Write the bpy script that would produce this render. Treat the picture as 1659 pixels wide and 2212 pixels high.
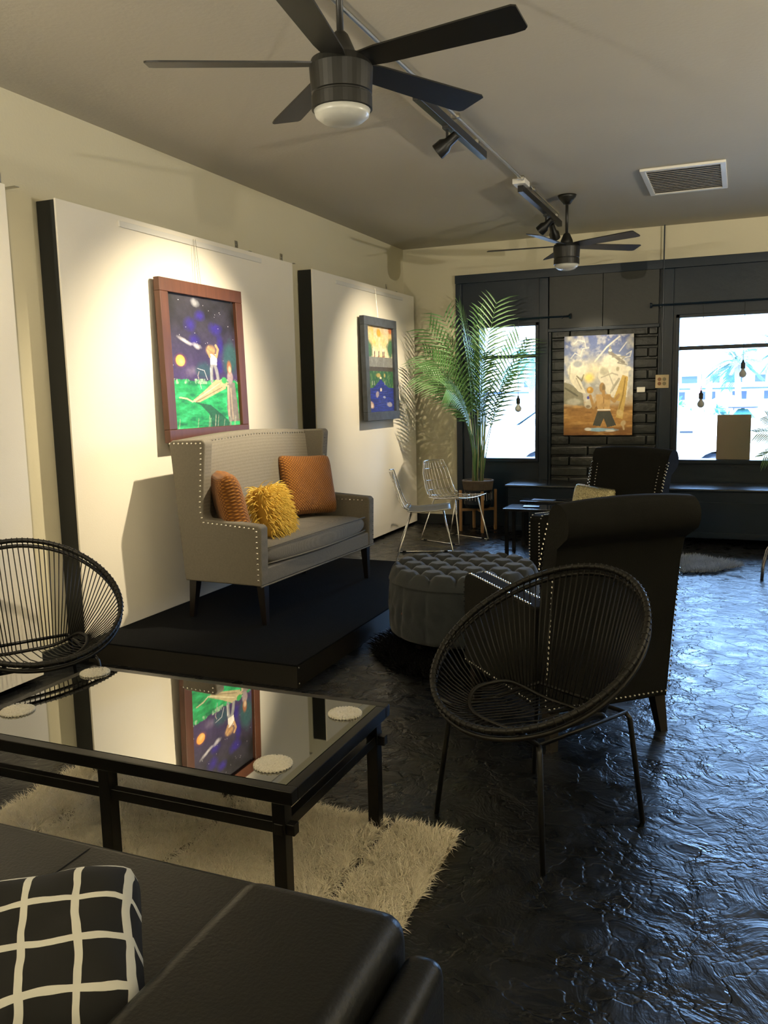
import bpy, math, random
import numpy as np
from mathutils import Vector, Matrix
for o in list(bpy.data.objects): bpy.data.objects.remove(o)
SC = bpy.context.scene
COL = SC.collection
PI = math.pi
rnd = random.Random(7)
H = 3.126            # ceiling height
YW = 9.24            # window wall
XW = -3.60           # left wall
XR, YB = 4.2, -3.0   # right wall, wall behind the camera

# ------------------------------------------------------------------ camera
cam = bpy.data.cameras.new('camera'); camo = bpy.data.objects.new('camera', cam); COL.objects.link(camo)
cam.sensor_fit = 'VERTICAL'; cam.sensor_height = 24.0; cam.lens = 1823.0/2212.0*24.0
cam.clip_start = 0.05; cam.clip_end = 300
R = Matrix(((0.92217726, -0.03338728, 0.38532375), (0.38616336, 0.13514466, -0.91247673), (-0.02160933, 0.9902632, 0.13752028)))
camo.matrix_world = Matrix.Translation((0, 0, 1.5)) @ R.to_4x4()
SC.camera = camo

# ------------------------------------------------------------------ world, sun, exposure
SC.view_settings.view_transform = 'Standard'; SC.view_settings.look = 'None'
SC.view_settings.gamma = 1.0; SC.view_settings.use_curve_mapping = False
SC.view_settings.exposure = 0.7
W = bpy.data.worlds.new('sky'); SC.world = W; W.use_nodes = True
bg = W.node_tree.nodes['Background']; bg.inputs[0].default_value = (0.31, 0.56, 1.0, 1); bg.inputs[1].default_value = 13.5
sun = bpy.data.lights.new('sun', 'SUN'); sun.energy = 12.0; sun.angle = 0.02; sun.color = (1, .95, .86)
so = bpy.data.objects.new('sun', sun); COL.objects.link(so); so.rotation_euler = (math.radians(38), 0, math.radians(-25))
def portal(x0, x1, z0, z1):
    l = bpy.data.lights.new('window_portal', 'AREA'); l.shape = 'RECTANGLE'; l.size = x1-x0; l.size_y = z1-z0
    l.cycles.is_portal = True
    o = bpy.data.objects.new('window_portal', l); COL.objects.link(o); o.location = ((x0+x1)/2, YW+0.16, (z0+z1)/2); o.rotation_euler = (-PI/2, 0, 0)
portal(-2.70, -2.065, .76, 2.21); portal(-.60, 2.2, .76, 2.21)
def spot_light(loc, target, power, angle, blend=.6, color=(1, .80, .48), size=.03):
    l = bpy.data.lights.new('lamp_light', 'SPOT'); l.energy = power; l.spot_size = math.radians(angle); l.spot_blend = blend; l.color = color; l.shadow_soft_size = size
    o = bpy.data.objects.new('lamp_light', l); COL.objects.link(o); o.location = loc
    o.rotation_euler = (Vector(target)-Vector(loc)).to_track_quat('-Z', 'Y').to_euler(); return o
def point_light(loc, power, color=(1, .82, .55), size=.08):
    l = bpy.data.lights.new('lamp_light', 'POINT'); l.energy = power; l.color = color; l.shadow_soft_size = size
    o = bpy.data.objects.new('lamp_light', l); COL.objects.link(o); o.location = loc; return o

# ------------------------------------------------------------------ materials
def mat(name, color, rough=.6, metal=0, spec=.5, bump=None, var=None, coat=0, sheen=0, trans=0, emit=None):
    m = bpy.data.materials.new(name); m.use_nodes = True; nt = m.node_tree; n = nt.nodes; b = n['Principled BSDF']
    b.inputs['Base Color'].default_value = (*color, 1); b.inputs['Roughness'].default_value = rough
    b.inputs['Metallic'].default_value = metal; b.inputs['Specular IOR Level'].default_value = spec
    b.inputs['Coat Weight'].default_value = coat; b.inputs['Sheen Weight'].default_value = sheen; b.inputs['Sheen Roughness'].default_value = .5
    tc = n.new('ShaderNodeTexCoord')
    if var:   # (scale, amount)
        t = n.new('ShaderNodeTexNoise'); t.inputs['Scale'].default_value = var[0]; t.inputs['Detail'].default_value = 4
        nt.links.new(tc.outputs['Object'], t.inputs['Vector'])
        mx = n.new('ShaderNodeMix'); mx.data_type = 'RGBA'
        c1 = tuple(max(0, c*(1-var[1])) for c in color); c2 = tuple(min(1, c*(1+var[1])) for c in color)
        mx.inputs[6].default_value = (*c1, 1); mx.inputs[7].default_value = (*c2, 1)
        nt.links.new(t.outputs['Fac'], mx.inputs[0]); nt.links.new(mx.outputs[2], b.inputs['Base Color'])
    if bump:  # (scale, strength)
        t = n.new('ShaderNodeTexNoise'); t.inputs['Scale'].default_value = bump[0]; t.inputs['Detail'].default_value = 3
        nt.links.new(tc.outputs['Object'], t.inputs['Vector'])
        bp = n.new('ShaderNodeBump'); bp.inputs['Strength'].default_value = bump[1]; bp.inputs['Distance'].default_value = .01
        nt.links.new(t.outputs['Fac'], bp.inputs['Height']); nt.links.new(bp.outputs[0], b.inputs['Normal'])
    return m
def weave(name, c1, c2, scale=900, rough=.9, strength=.22):
    m = mat(name, c1, rough, spec=.2); nt = m.node_tree; n = nt.nodes; b = n['Principled BSDF']
    tc = n['Texture Coordinate']
    outs = []
    for d in ('X', 'Z'):
        w = n.new('ShaderNodeTexWave'); w.bands_direction = d; w.inputs['Scale'].default_value = scale/6; w.inputs['Distortion'].default_value = 1.5; w.inputs['Detail'].default_value = 2
        nt.links.new(tc.outputs['Object'], w.inputs['Vector']); outs.append(w.outputs['Fac'])
    a = n.new('ShaderNodeMath'); a.operation = 'MULTIPLY'; nt.links.new(outs[0], a.inputs[0]); nt.links.new(outs[1], a.inputs[1])
    ns = n.new('ShaderNodeTexNoise'); ns.inputs['Scale'].default_value = 90; nt.links.new(tc.outputs['Object'], ns.inputs['Vector'])
    s = n.new('ShaderNodeMath'); s.operation = 'ADD'; nt.links.new(a.outputs[0], s.inputs[0]); nt.links.new(ns.outputs['Fac'], s.inputs[1])
    h = n.new('ShaderNodeMath'); h.operation = 'MULTIPLY'; h.inputs[1].default_value = .6; nt.links.new(s.outputs[0], h.inputs[0])
    mx = n.new('ShaderNodeMix'); mx.data_type = 'RGBA'; mx.inputs[6].default_value = (*c1, 1); mx.inputs[7].default_value = (*c2, 1)
    nt.links.new(h.outputs[0], mx.inputs[0]); nt.links.new(mx.outputs[2], b.inputs['Base Color'])
    bp = n.new('ShaderNodeBump'); bp.inputs['Strength'].default_value = strength; bp.inputs['Distance'].default_value = .003
    nt.links.new(s.outputs[0], bp.inputs['Height']); nt.links.new(bp.outputs[0], b.inputs['Normal'])
    return m
def wood(name, c1, c2, rough=.5, scale=3.):
    m = mat(name, c1, rough); nt = m.node_tree; n = nt.nodes; b = n['Principled BSDF']; tc = n['Texture Coordinate']
    mp = n.new('ShaderNodeMapping'); mp.inputs['Scale'].default_value = (12, 12, 1.2); nt.links.new(tc.outputs['Object'], mp.inputs[0])
    t = n.new('ShaderNodeTexNoise'); t.inputs['Scale'].default_value = scale; t.inputs['Detail'].default_value = 6; nt.links.new(mp.outputs[0], t.inputs['Vector'])
    mx = n.new('ShaderNodeMix'); mx.data_type = 'RGBA'; mx.inputs[6].default_value = (*c1, 1); mx.inputs[7].default_value = (*c2, 1)
    nt.links.new(t.outputs['Fac'], mx.inputs[0]); nt.links.new(mx.outputs[2], b.inputs['Base Color'])
    return m
def glass(name, tint=(1, 1, 1), ior=1.45):
    m = bpy.data.materials.new(name); m.use_nodes = True; nt = m.node_tree; n = nt.nodes; n.remove(n['Principled BSDF'])
    tr = n.new('ShaderNodeBsdfTransparent'); tr.inputs[0].default_value = (*tint, 1)
    gl = n.new('ShaderNodeBsdfGlossy'); gl.inputs['Roughness'].default_value = .02
    fr = n.new('ShaderNodeFresnel'); fr.inputs[0].default_value = ior
    mx = n.new('ShaderNodeMixShader'); nt.links.new(fr.outputs[0], mx.inputs[0]); nt.links.new(tr.outputs[0], mx.inputs[1]); nt.links.new(gl.outputs[0], mx.inputs[2])
    nt.links.new(mx.outputs[0], n['Material Output'].inputs[0]); return m

M = dict(
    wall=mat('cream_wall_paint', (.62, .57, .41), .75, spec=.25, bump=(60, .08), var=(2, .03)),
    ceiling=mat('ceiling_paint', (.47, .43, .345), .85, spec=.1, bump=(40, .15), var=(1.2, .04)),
    panel=mat('white_panel_paint', (.80, .75, .64), .7, spec=.2, bump=(150, .08), var=(3, .02)),
    panel_edge=mat('black_panel_edge', (.012, .014, .014), .5),
    white=mat('white_enamel', (.7, .68, .62), .4),
    glare_black=mat('black_paint_blue_glare', (.004, .013, .026), .32, bump=(25, .12), var=(3, .3)),  # black paint; blue in the base colour stands in for window glare
    navyflat=mat('navy_black_panel_paint', (.028, .030, .026), .38, bump=(18, .15), var=(2, .3)),
    black=mat('black_metal', (.006, .006, .005), .38),
    fan=mat('fan_bronze_black', (.008, .0075, .0055), .45, var=(6, .2)),
    chrome=mat('chrome', (.92, .90, .86), .10, 1),
    steel=mat('conduit_steel', (.5, .48, .42), .35, 1),
    opal=mat('opal_glass', (.5, .5, .46), .3),
    platform=mat('black_carpet', (.0055, .006, .0065), .95, spec=.1, bump=(220, .5), var=(150, .4)),
    platform_side=mat('platform_side_black', (.016, .014, .010), .45),
    linen=weave('grey_linen', (.15, .135, .108), (.25, .225, .18)),
    orange=mat('burnt_orange_velvet', (.42, .14, .015), .85, sheen=.08),
    yellow=mat('mustard_yarn', (.78, .54, .10), .9, var=(40, .3)),
    yellow_core=mat('mustard_cloth', (.5, .3, .04), .95),
    espresso=mat('espresso_wood', (.010, .007, .005), .35),
    frame1=wood('walnut_frame', (.065, .022, .010), (.14, .052, .024), .45),
    frame2=mat('slate_painted_frame', (.06, .07, .085), .6, var=(14, .6)),
    velvet=mat('charcoal_velvet', (.020, .025, .029), .8, sheen=.15, bump=(90, .15), var=(7, .35)),
    darkcloth=mat('black_upholstery', (.0055, .0055, .0045), .9, spec=.25, sheen=.0, bump=(180, .2)),
    nail=mat('nickel_nailhead', (.80, .78, .72), .2, 1),
    leather=mat('black_leather', (.0045, .0043, .003), .36, spec=.35, bump=(140, .10)),
    cord=mat('black_vinyl_cord', (.006, .0052, .0035), .45, spec=.35),
    mirror=mat('black_mirror_glass', (.36, .36, .34), .015, 1),
    tframe=mat('black_table_frame', (.004, .0038, .003), .32, spec=.3),
    fur=mat('white_sheepskin', (.88, .81, .65), .9, spec=.1, var=(30, .12)),
    furbase=mat('sheepskin_backing', (.30, .25, .17), .95),
    greyfur=mat('grey_fur', (.36, .40, .44), .9, spec=.1, var=(9, .5)),
    blackfur=mat('black_fur', (.004, .004, .004), .9, spec=.1),
    leaf=mat('palm_leaf', (.075, .17, .05), .45, var=(5, .4)),
    stem=mat('palm_stem', (.26, .28, .14), .5, var=(8, .3)),
    soil=mat('soil', (.03, .02, .012), .95),
    standwood=wood('oak_stand', (.33, .17, .06), (.5, .29, .12), .5),
    seq=mat('gold_sequins', (.62, .50, .30), .22, 1, bump=(95, 1.0), var=(110, .8)),
    sparkle=mat('silver_beaded_glass', (.85, .80, .68), .3, .2, bump=(300, 1.0)),
    paper=mat('paper_card', (.75, .72, .62), .8),
    cardboard=mat('brown_cardboard', (.30, .23, .16), .85, var=(2, .1)),
    plate=mat('cream_plate', (.72, .56, .32), .5),
    plate_dot=mat('brown_socket_face', (.28, .12, .05), .5),
    plate_dot2=mat('olive_socket_face', (.30, .24, .13), .5),
    tabletop=mat('black_gloss_top', (.02, .02, .022), .10, spec=1, coat=1),
    benchtop=mat('bench_top_glare_black', (.008, .014, .022), .25, spec=1, bump=(30, .1)),  # glossier bench version of the black with the glare tint
    vent=mat('vent_dark', (.006, .006, .005), .7),
    slat=mat('vent_slat', (.34, .31, .26), .5),
    car=mat('white_car_paint', (.8, .8, .8), .25, coat=.5),
    carglass=mat('blue_car_glass', (.15, .30, .42), .05),
    tyre=mat('tyre_rubber', (.012, .02, .035), .7),
    asphalt=mat('asphalt', (.35, .34, .33), .9),
    bldg=mat('pale_stucco', (.75, .72, .68), .9),
    bwin=mat('blue_building_glass', (.02, .04, .22), .15),
    red=mat('red_sign', (.8, .12, .15), .6),
    bush=mat('hedge_leaf', (.05, .20, .06), .7, var=(6, .5)),
    bush2=mat('blue_green_leaf', (.05, .17, .15), .7, var=(6, .5)),
    bark=mat('palm_bark', (.28, .24, .20), .9, var=(5, .3)),
)
# burnt-orange velvet gets a diamond quilting
def diamond(m, scale=42):
    nt = m.node_tree; n = nt.nodes; b = n['Principled BSDF']; tc = n['Texture Coordinate']
    mp = n.new('ShaderNodeMapping'); mp.inputs['Rotation'].default_value = (0, PI/4, 0); nt.links.new(tc.outputs['Object'], mp.inputs[0])
    outs = []
    for d in ('X', 'Z'):
        w = n.new('ShaderNodeTexWave'); w.bands_direction = d; w.inputs['Scale'].default_value = scale/2; nt.links.new(mp.outputs[0], w.inputs['Vector']); outs.append(w.outputs['Fac'])
    a = n.new('ShaderNodeMath'); a.operation = 'MULTIPLY'; nt.links.new(outs[0], a.inputs[0]); nt.links.new(outs[1], a.inputs[1])
    mx = n.new('ShaderNodeMix'); mx.data_type = 'RGBA'; mx.inputs[6].default_value = (.16, .052, .003, 1); mx.inputs[7].default_value = (.46, .18, .012, 1)
    nt.links.new(a.outputs[0], mx.inputs[0]); nt.links.new(mx.outputs[2], b.inputs['Base Color'])
    bp = n.new('ShaderNodeBump'); bp.inputs['Strength'].default_value = .7; bp.inputs['Distance'].default_value = .006
    nt.links.new(a.outputs[0], bp.inputs['Height']); nt.links.new(bp.outputs[0], b.inputs['Normal'])
diamond(M['orange'])
# trowelled, sealed black floor
def floor_mat():
    m = mat('sealed_black_floor', (.006, .007, .008), .2); nt = m.node_tree; n = nt.nodes; b = n['Principled BSDF']; tc = n['Texture Coordinate']
    def noise(scale, detail, dist, rough=.5):
        t = n.new('ShaderNodeTexNoise'); t.inputs['Scale'].default_value = scale; t.inputs['Detail'].default_value = detail
        t.inputs['Distortion'].default_value = dist; t.inputs['Roughness'].default_value = rough
        nt.links.new(tc.outputs['Object'], t.inputs['Vector']); return t.outputs['Fac']
    a = noise(5, 5, 1.2, .6); c = noise(26, 3, .6)
    vo = n.new('ShaderNodeTexVoronoi'); vo.feature = 'DISTANCE_TO_EDGE'; vo.inputs['Scale'].default_value = 3.2
    wv = n.new('ShaderNodeVectorMath'); wv.operation = 'ADD'
    nz = n.new('ShaderNodeTexNoise'); nz.inputs['Scale'].default_value = 4; nz.inputs['Detail'].default_value = 4; nt.links.new(tc.outputs['Object'], nz.inputs['Vector'])
    nt.links.new(tc.outputs['Object'], wv.inputs[0]); nt.links.new(nz.outputs['Color'], wv.inputs[1]); nt.links.new(wv.outputs[0], vo.inputs['Vector'])
    rp = n.new('ShaderNodeMapRange'); rp.inputs[1].default_value = 0; rp.inputs[2].default_value = .05; nt.links.new(vo.outputs['Distance'], rp.inputs[0])
    def mul(x, f):
        k = n.new('ShaderNodeMath'); k.operation = 'MULTIPLY'; k.inputs[1].default_value = f; nt.links.new(x, k.inputs[0]); return k.outputs[0]
    def add(x, y):
        k = n.new('ShaderNodeMath'); k.operation = 'ADD'; nt.links.new(x, k.inputs[0]); nt.links.new(y, k.inputs[1]); return k.outputs[0]
    hgt = add(add(mul(a, 1.0), mul(c, .10)), mul(rp.outputs[0], .10))
    bp = n.new('ShaderNodeBump'); bp.inputs['Strength'].default_value = .75; bp.inputs['Distance'].default_value = .018
    nt.links.new(hgt, bp.inputs['Height']); nt.links.new(bp.outputs[0], b.inputs['Normal'])
    r = n.new('ShaderNodeMapRange'); r.inputs[1].default_value = .35; r.inputs[2].default_value = .65; r.inputs[3].default_value = .22; r.inputs[4].default_value = .40
    nt.links.new(noise(7, 4, .5), r.inputs[0]); nt.links.new(r.outputs[0], b.inputs['Roughness'])
    return m
M['floor'] = floor_mat()
def brick_mat():
    m = mat('black_painted_brick', (.022, .024, .02), .3); return m
M['brick'] = mat('black_painted_brick', (.015, .017, .014), .30, bump=(22, .5), var=(5, .3))

# ------------------------------------------------------------------ mesh helpers
NAILS = []
def stud_mesh():
    m = MB().dome((0, 0, 0), (0, 0, 1), 1.0); me = bpy.data.meshes.new('nailhead'); me.from_pydata(m.v, [], m.f); me.materials.append(M['nail']); return me
def flush_nails(parent, name='nailhead', limit=100, score=None, mname='nail'):
    # the studs that show largest become parts of their own, the rest stay one mesh
    global NAILS
    L = NAILS; NAILS = []
    inv = parent.matrix_world if False else (Matrix.Translation(parent.location) @ parent.rotation_euler.to_matrix().to_4x4())
    def sc(t):
        p = inv @ t[0]; n = (inv.to_3x3() @ t[1]).normalized(); v = Vector((0, 0, 1.5))-p
        return -max(.02, n.dot(v.normalized()))/v.length
    L.sort(key=sc); me = None
    for p, n, rad in L[:limit]:
        if me is None:
            m = MB().dome((0, 0, 0), (0, 0, 1), 1.0); me = bpy.data.meshes.new(name); me.from_pydata(m.v, [], m.f); me.materials.append(M[mname])
        o = bpy.data.objects.new(name, me); COL.objects.link(o); o.parent = parent; o.location = p; o.scale = (rad,)*3
        o.rotation_euler = n.normalized().to_track_quat('Z', 'Y').to_euler()
    if len(L) > limit:
        m = MB()
        for p, n, rad in L[limit:]: m.dome(p, n, rad)
        o = m.build(name+'_rows', mname, parent); o['kind'] = 'stuff'
class MB:
    def __init__(s): s.v = []; s.f = []
    def add(s, vs, fs):
        o = len(s.v); s.v += [tuple(p) for p in vs]; s.f += [tuple(i+o for i in f) for f in fs]; return s
    def box(s, c, d, rot=None):
        vs = [Vector(((i & 1)-.5, ((i >> 1) & 1)-.5, ((i >> 2) & 1)-.5)) for i in range(8)]
        vs = [Vector((p.x*d[0], p.y*d[1], p.z*d[2])) for p in vs]
        if rot is not None: vs = [rot @ p for p in vs]
        vs = [p+Vector(c) for p in vs]
        return s.add(vs, [(0, 2, 3, 1), (4, 5, 7, 6), (0, 1, 5, 4), (2, 6, 7, 3), (0, 4, 6, 2), (1, 3, 7, 5)])
    def bb(s, x0, x1, y0, y1, z0, z1): return s.box(((x0+x1)/2, (y0+y1)/2, (z0+z1)/2), (x1-x0, y1-y0, z1-z0))
    def taper(s, p0, p1, w0, w1):   # square tapered leg
        p0, p1 = Vector(p0), Vector(p1)
        vs = [p+Vector((sx*w/2, sy*w/2, 0)) for p, w in ((p0, w0), (p1, w1)) for sx, sy in ((-1, -1), (1, -1), (1, 1), (-1, 1))]
        return s.add(vs, [(0, 3, 2, 1), (4, 5, 6, 7)]+[(i, (i+1) % 4, 4+(i+1) % 4, 4+i) for i in range(4)])
    def tube(s, pts, r, n=8, closed=False):
        pts = [Vector(p) for p in pts]; k = len(pts); rs = r if isinstance(r, (list, tuple)) else [r]*k
        vs = []; prev = None
        for i, p in enumerate(pts):
            if closed: t = pts[(i+1) % k]-pts[i-1]
            else: t = pts[min(i+1, k-1)]-pts[max(i-1, 0)]
            t.normalize()
            if prev is None: a = t.orthogonal().normalized()
            else:
                a = prev-t*prev.dot(t)
                a = a.normalized() if a.length > 1e-6 else t.orthogonal().normalized()
            prev = a; b = t.cross(a)
            for j in range(n):
                an = 2*PI*j/n; vs.append(p+(a*math.cos(an)+b*math.sin(an))*rs[i])
        fs = []
        for i in range(k if closed else k-1):
            for j in range(n):
                q = (i+1) % k; fs.append((i*n+j, i*n+(j+1) % n, q*n+(j+1) % n, q*n+j))
        if not closed: fs += [tuple(range(n))[::-1], tuple((k-1)*n+j for j in range(n))]
        return s.add(vs, fs)
    def lathe(s, prof, n=32, c=(0, 0, 0)):
        vs = []; fs = []; c = Vector(c)
        for r, z in prof:
            for j in range(n): vs.append(c+Vector((r*math.cos(2*PI*j/n), r*math.sin(2*PI*j/n), z)))
        for i in range(len(prof)-1):
            for j in range(n): fs.append((i*n+j, i*n+(j+1) % n, (i+1)*n+(j+1) % n, (i+1)*n+j))
        if prof[0][0] > 1e-5: fs.append(tuple(range(n))[::-1])
        if prof[-1][0] > 1e-5: fs.append(tuple((len(prof)-1)*n+j for j in range(n)))
        return s.add(vs, fs)
    def prism(s, poly, x0, x1, axis='x'):   # poly in (y,z) extruded along x, or (x,z) along y, or (x,y) along z
        def P(a, b, t): return {'x': (t, a, b), 'y': (a, t, b), 'z': (a, b, t)}[axis]
        n = len(poly); vs = [P(a, b, x0) for a, b in poly]+[P(a, b, x1) for a, b in poly]
        return s.add(vs, [tuple(range(n))[::-1], tuple(range(n, 2*n))]+[(i, (i+1) % n, n+(i+1) % n, n+i) for i in range(n)])
    def grid(s, fn, nu, nv, cu=False, cv=False):
        vs = [fn(i/(nu if cu else nu-1), j/(nv if cv else nv-1)) for i in range(nu) for j in range(nv)]
        fs = []
        for i in range(nu if cu else nu-1):
            for j in range(nv if cv else nv-1):
                a, b = (i+1) % nu, (j+1) % nv; fs.append((i*nv+j, a*nv+j, a*nv+b, i*nv+b))
        return s.add(vs, fs)
    def dome(s, p, nrm, r):
        p = Vector(p); nz = Vector(nrm).normalized(); a = nz.orthogonal().normalized(); b = nz.cross(a)
        vs = []
        for rr, h in ((1, 0), (.72, .45), (0, .68)):
            if rr == 0: vs.append(p+nz*h*r); continue
            for j in range(6): vs.append(p+(a*math.cos(PI*j/3)+b*math.sin(PI*j/3))*rr*r+nz*h*r)
        return s.add(vs, [(j, (j+1) % 6, 6+(j+1) % 6, 6+j) for j in range(6)]+[(6+j, 6+(j+1) % 6, 12) for j in range(6)])
    nl = None
    def nails(s, pts, nrm, step=.024, r=.0065):
        pts = [Vector(p) for p in pts]
        d = 0
        for a, b in zip(pts, pts[1:]):
            L = (b-a).length
            while d <= L:
                NAILS.append((a.lerp(b, d/L if L else 0), Vector(nrm), r)); d += step
            d -= L
        return s
    def build(s, name, m, parent=None, smooth=False, bevel=0, seg=2, sub=0, fix=True):
        me = bpy.data.meshes.new(name); me.from_pydata(s.v, [], s.f)
        if fix and len(s.f) < 60000:
            import bmesh
            bm = bmesh.new(); bm.from_mesh(me); bmesh.ops.recalc_face_normals(bm, faces=bm.faces); bm.to_mesh(me); bm.free()
        me.materials.append(M[m] if isinstance(m, str) else m)
        o = bpy.data.objects.new(name, me); COL.objects.link(o)
        if smooth:
            me.polygons.foreach_set('use_smooth', [True]*len(me.polygons))
        if bevel:
            b = o.modifiers.new('bevel', 'BEVEL'); b.width = bevel; b.segments = seg; b.limit_method = 'ANGLE'; b.angle_limit = math.radians(40)
            me.polygons.foreach_set('use_smooth', [True]*len(me.polygons))
            w = o.modifiers.new('wn', 'WEIGHTED_NORMAL'); w.keep_sharp = True
        if sub:
            b = o.modifiers.new('sub', 'SUBSURF'); b.levels = sub; b.render_levels = sub
        if parent: o.parent = parent
        return o
def tag(o, label, cat, group=None, kind=None):
    o['label'] = label; o['category'] = cat
    if group: o['group'] = group
    if kind: o['kind'] = kind
    return o
def empty(name, loc, rz=0, label=None, cat=None, group=None):
    o = bpy.data.objects.new(name, None); COL.objects.link(o); o.location = loc; o.rotation_euler = (0, 0, rz); o.empty_display_size = .1
    if label: tag(o, label, cat, group)
    return o
def struct(name, mb, m, bevel=0): 
    o = mb.build(name, m, bevel=bevel); o['kind'] = 'structure'; return o
def dup(root, loc, rz, label):
    r = root.copy(); COL.objects.link(r); r.location = loc; r.rotation_euler = (0, 0, rz); r['label'] = label
    for ch in list(root.children):
        c = ch.copy(); COL.objects.link(c); c.parent = r
        for g in ch.children:
            d = g.copy(); COL.objects.link(d); d.parent = c
    return r

# ------------------------------------------------------------------ the room shell
struct('floor', MB().bb(XW-.2, XR+.2, YB-.2, YW+.25, -.1, 0), 'floor')
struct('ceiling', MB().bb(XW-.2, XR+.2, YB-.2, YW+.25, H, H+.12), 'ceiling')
struct('wall_left', MB().bb(XW-.15, XW, YB, YW, 0, H), 'wall')
struct('wall_right', MB().bb(XR, XR+.15, YB, YW, 0, H), 'wall')
struct('wall_front', MB().bb(XW, XR, YB-.15, YB, 0, H), 'wall')
# window wall: masonry with two openings
W1 = (-2.70, -2.065, .76, 2.21); W2 = (-.60, 2.2, .76, 2.21); ZT = 2.78; XL = -2.97
T = YW+.22
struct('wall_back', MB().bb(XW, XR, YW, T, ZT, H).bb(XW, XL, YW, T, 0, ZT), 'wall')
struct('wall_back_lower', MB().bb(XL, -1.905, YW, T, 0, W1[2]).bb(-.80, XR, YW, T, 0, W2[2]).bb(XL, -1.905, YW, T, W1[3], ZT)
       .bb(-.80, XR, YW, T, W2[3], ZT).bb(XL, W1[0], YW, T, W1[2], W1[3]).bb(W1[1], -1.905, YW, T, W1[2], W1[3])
       .bb(-.80, W2[0], YW, T, W2[2], W2[3]).bb(W2[1], XR, YW, T, W2[2], W2[3]), 'glare_black')
# brick pier, real courses
mb = MB(); rb = random.Random(3)
mb.bb(-1.905, -.80, YW+.02, T, 0, ZT)
nc = 19; ch = (2.16-.0)/nc
for i in range(nc):
    z0 = i*ch; x = -1.90+(0 if i % 2 else -.2)
    while x < -.81:
        a, b = max(x, -1.90), min(x+.40, -.805)
        if b-a > .03:
            j = rb.uniform(-.006, .006)
            mb.bb(a+.004, b-.004, YW-.024+j*1.6, YW+.03, z0+.012, z0+ch-.006)
        x += .40
struct('wall_brick', mb, 'brick', bevel=.012)
struct('baseboard_left', MB().bb(XW, XW+.02, YB, YW, 0, .10), 'panel_edge')
struct('baseboard_back', MB().bb(XW, XL, YW-.02, YW, 0, .11), 'panel_edge')
# flat double panel over the bricks, header trims, pilasters
o = struct('trim_1', MB().bb(-1.915, -1.36, YW-.05, YW+.02, 2.16, 2.70).bb(-1.355, -.80, YW-.05, YW+.02, 2.16, 2.70), 'navyflat', bevel=.003)
struct('trim_2', MB().bb(-1.93, -.79, YW-.065, YW-.001, 2.125, 2.160), 'glare_black', bevel=.004)
struct('trim_3', MB().bb(XL, XR, YW-.045, YW-.001, 2.70, ZT+.01), 'glare_black', bevel=.004)
struct('trim_4', MB().bb(-2.03, -1.93, YW-.035, YW-.001, 0, 2.70), 'glare_black', bevel=.006)
struct('trim_5', MB().bb(-.78, -.66, YW-.035, YW-.001, 0, 2.70), 'glare_black', bevel=.006)
struct('trim_6', MB().bb(XL, XL+.07, YW-.03, YW-.001, 0, 2.70), 'glare_black', bevel=.006)
def window(nm, w, cross, cols=()):
    x0, x1, z0, z1 = w; f = .035
    m = MB().bb(x0, x0+f, YW-.03, YW+.16, z0, z1).bb(x1-f, x1, YW-.03, YW+.16, z0, z1).bb(x0, x1, YW-.03, YW+.16, z1-f, z1).bb(x0, x1, YW-.04, YW+.16, z0-.03, z0+.012)
    m.bb(x0, x1, YW+.06, YW+.12, cross-.02, cross+.02)
    for c in cols: m.bb(c-.03, c+.03, YW+.04, YW+.14, z0, z1)
    o = struct(nm, m, 'glare_black', bevel=.003)
    g = MB().bb(x0+.01, x1-.01, YW+.085, YW+.091, z0, z1).build('window_pane', GL, o)
    return o
GL = glass('window_glass')
# casings sit just outside the opening so the clear opening keeps its size
window('window_1', (W1[0]-.03, W1[1]+.03, W1[2]-.0, W1[3]+.03), 1.888)
window('window_2', (W2[0]-.03, W2[1]+.03, W2[2]-.0, W2[3]+.03), 1.906, (1.0,))

# ------------------------------------------------------------------ leaning display panels on the left wall
XP = -3.45
def display_panel(y0, y1, z0, label):
    r = empty('display_panel', (XP, (y0+y1)/2, z0), 0, label, 'panel', 'white display panels along the left wall')
    h = 2.592-z0; L = (y1-y0)/2
    MB().bb(-.012, 0, -L, L, 0, h).build('panel_face', 'panel', r, bevel=.002)
    MB().bb(-.14, -.013, -L+.004, L-.004, .002, h-.004).build('panel_body', 'panel_edge', r, bevel=.003)
    return r
display_panel(.55, 3.36, .03, 'white display panel cut off by the left edge, behind the left cord chair')
display_panel(3.70, 6.34, .125, 'white display panel with black edge behind the grey settee')
display_panel(6.69, 9.17, .03, 'white display panel nearest the window wall, behind the wire chairs')
for y, lb in ((3.46, 'small metal bracket on the wall beside the nearest black panel edge'), (5.73, 'small metal bracket above the panel holding the night painting'),
              (6.42, 'small metal bracket in the gap between the two panels'), (8.72, 'small metal bracket above the panel nearest the windows')):
    m = MB().bb(XW, XW+.004, -.02+y, .02+y, 2.57, 2.69).bb(XW, XW+.13, y-.015, y+.015, 2.60, 2.604); m.dome((XW+.004, y, 2.66), (1, 0, 0), .009)
    tag(m.build('wall_bracket', 'steel'), lb, 'bracket', 'brackets above the display panels')
tag(MB().bb(XP, XP+.012, 4.20, 5.83, 2.525, 2.560).build('hanging_rail', 'white', bevel=.002), 'white hanging rail above the night painting', 'rail', 'picture rails')
tag(MB().bb(XP, XP+.012, 7.14, 8.80, 2.515, 2.548).build('hanging_rail', 'white', bevel=.002), 'white hanging rail above the slate framed painting', 'rail', 'picture rails')

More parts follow.
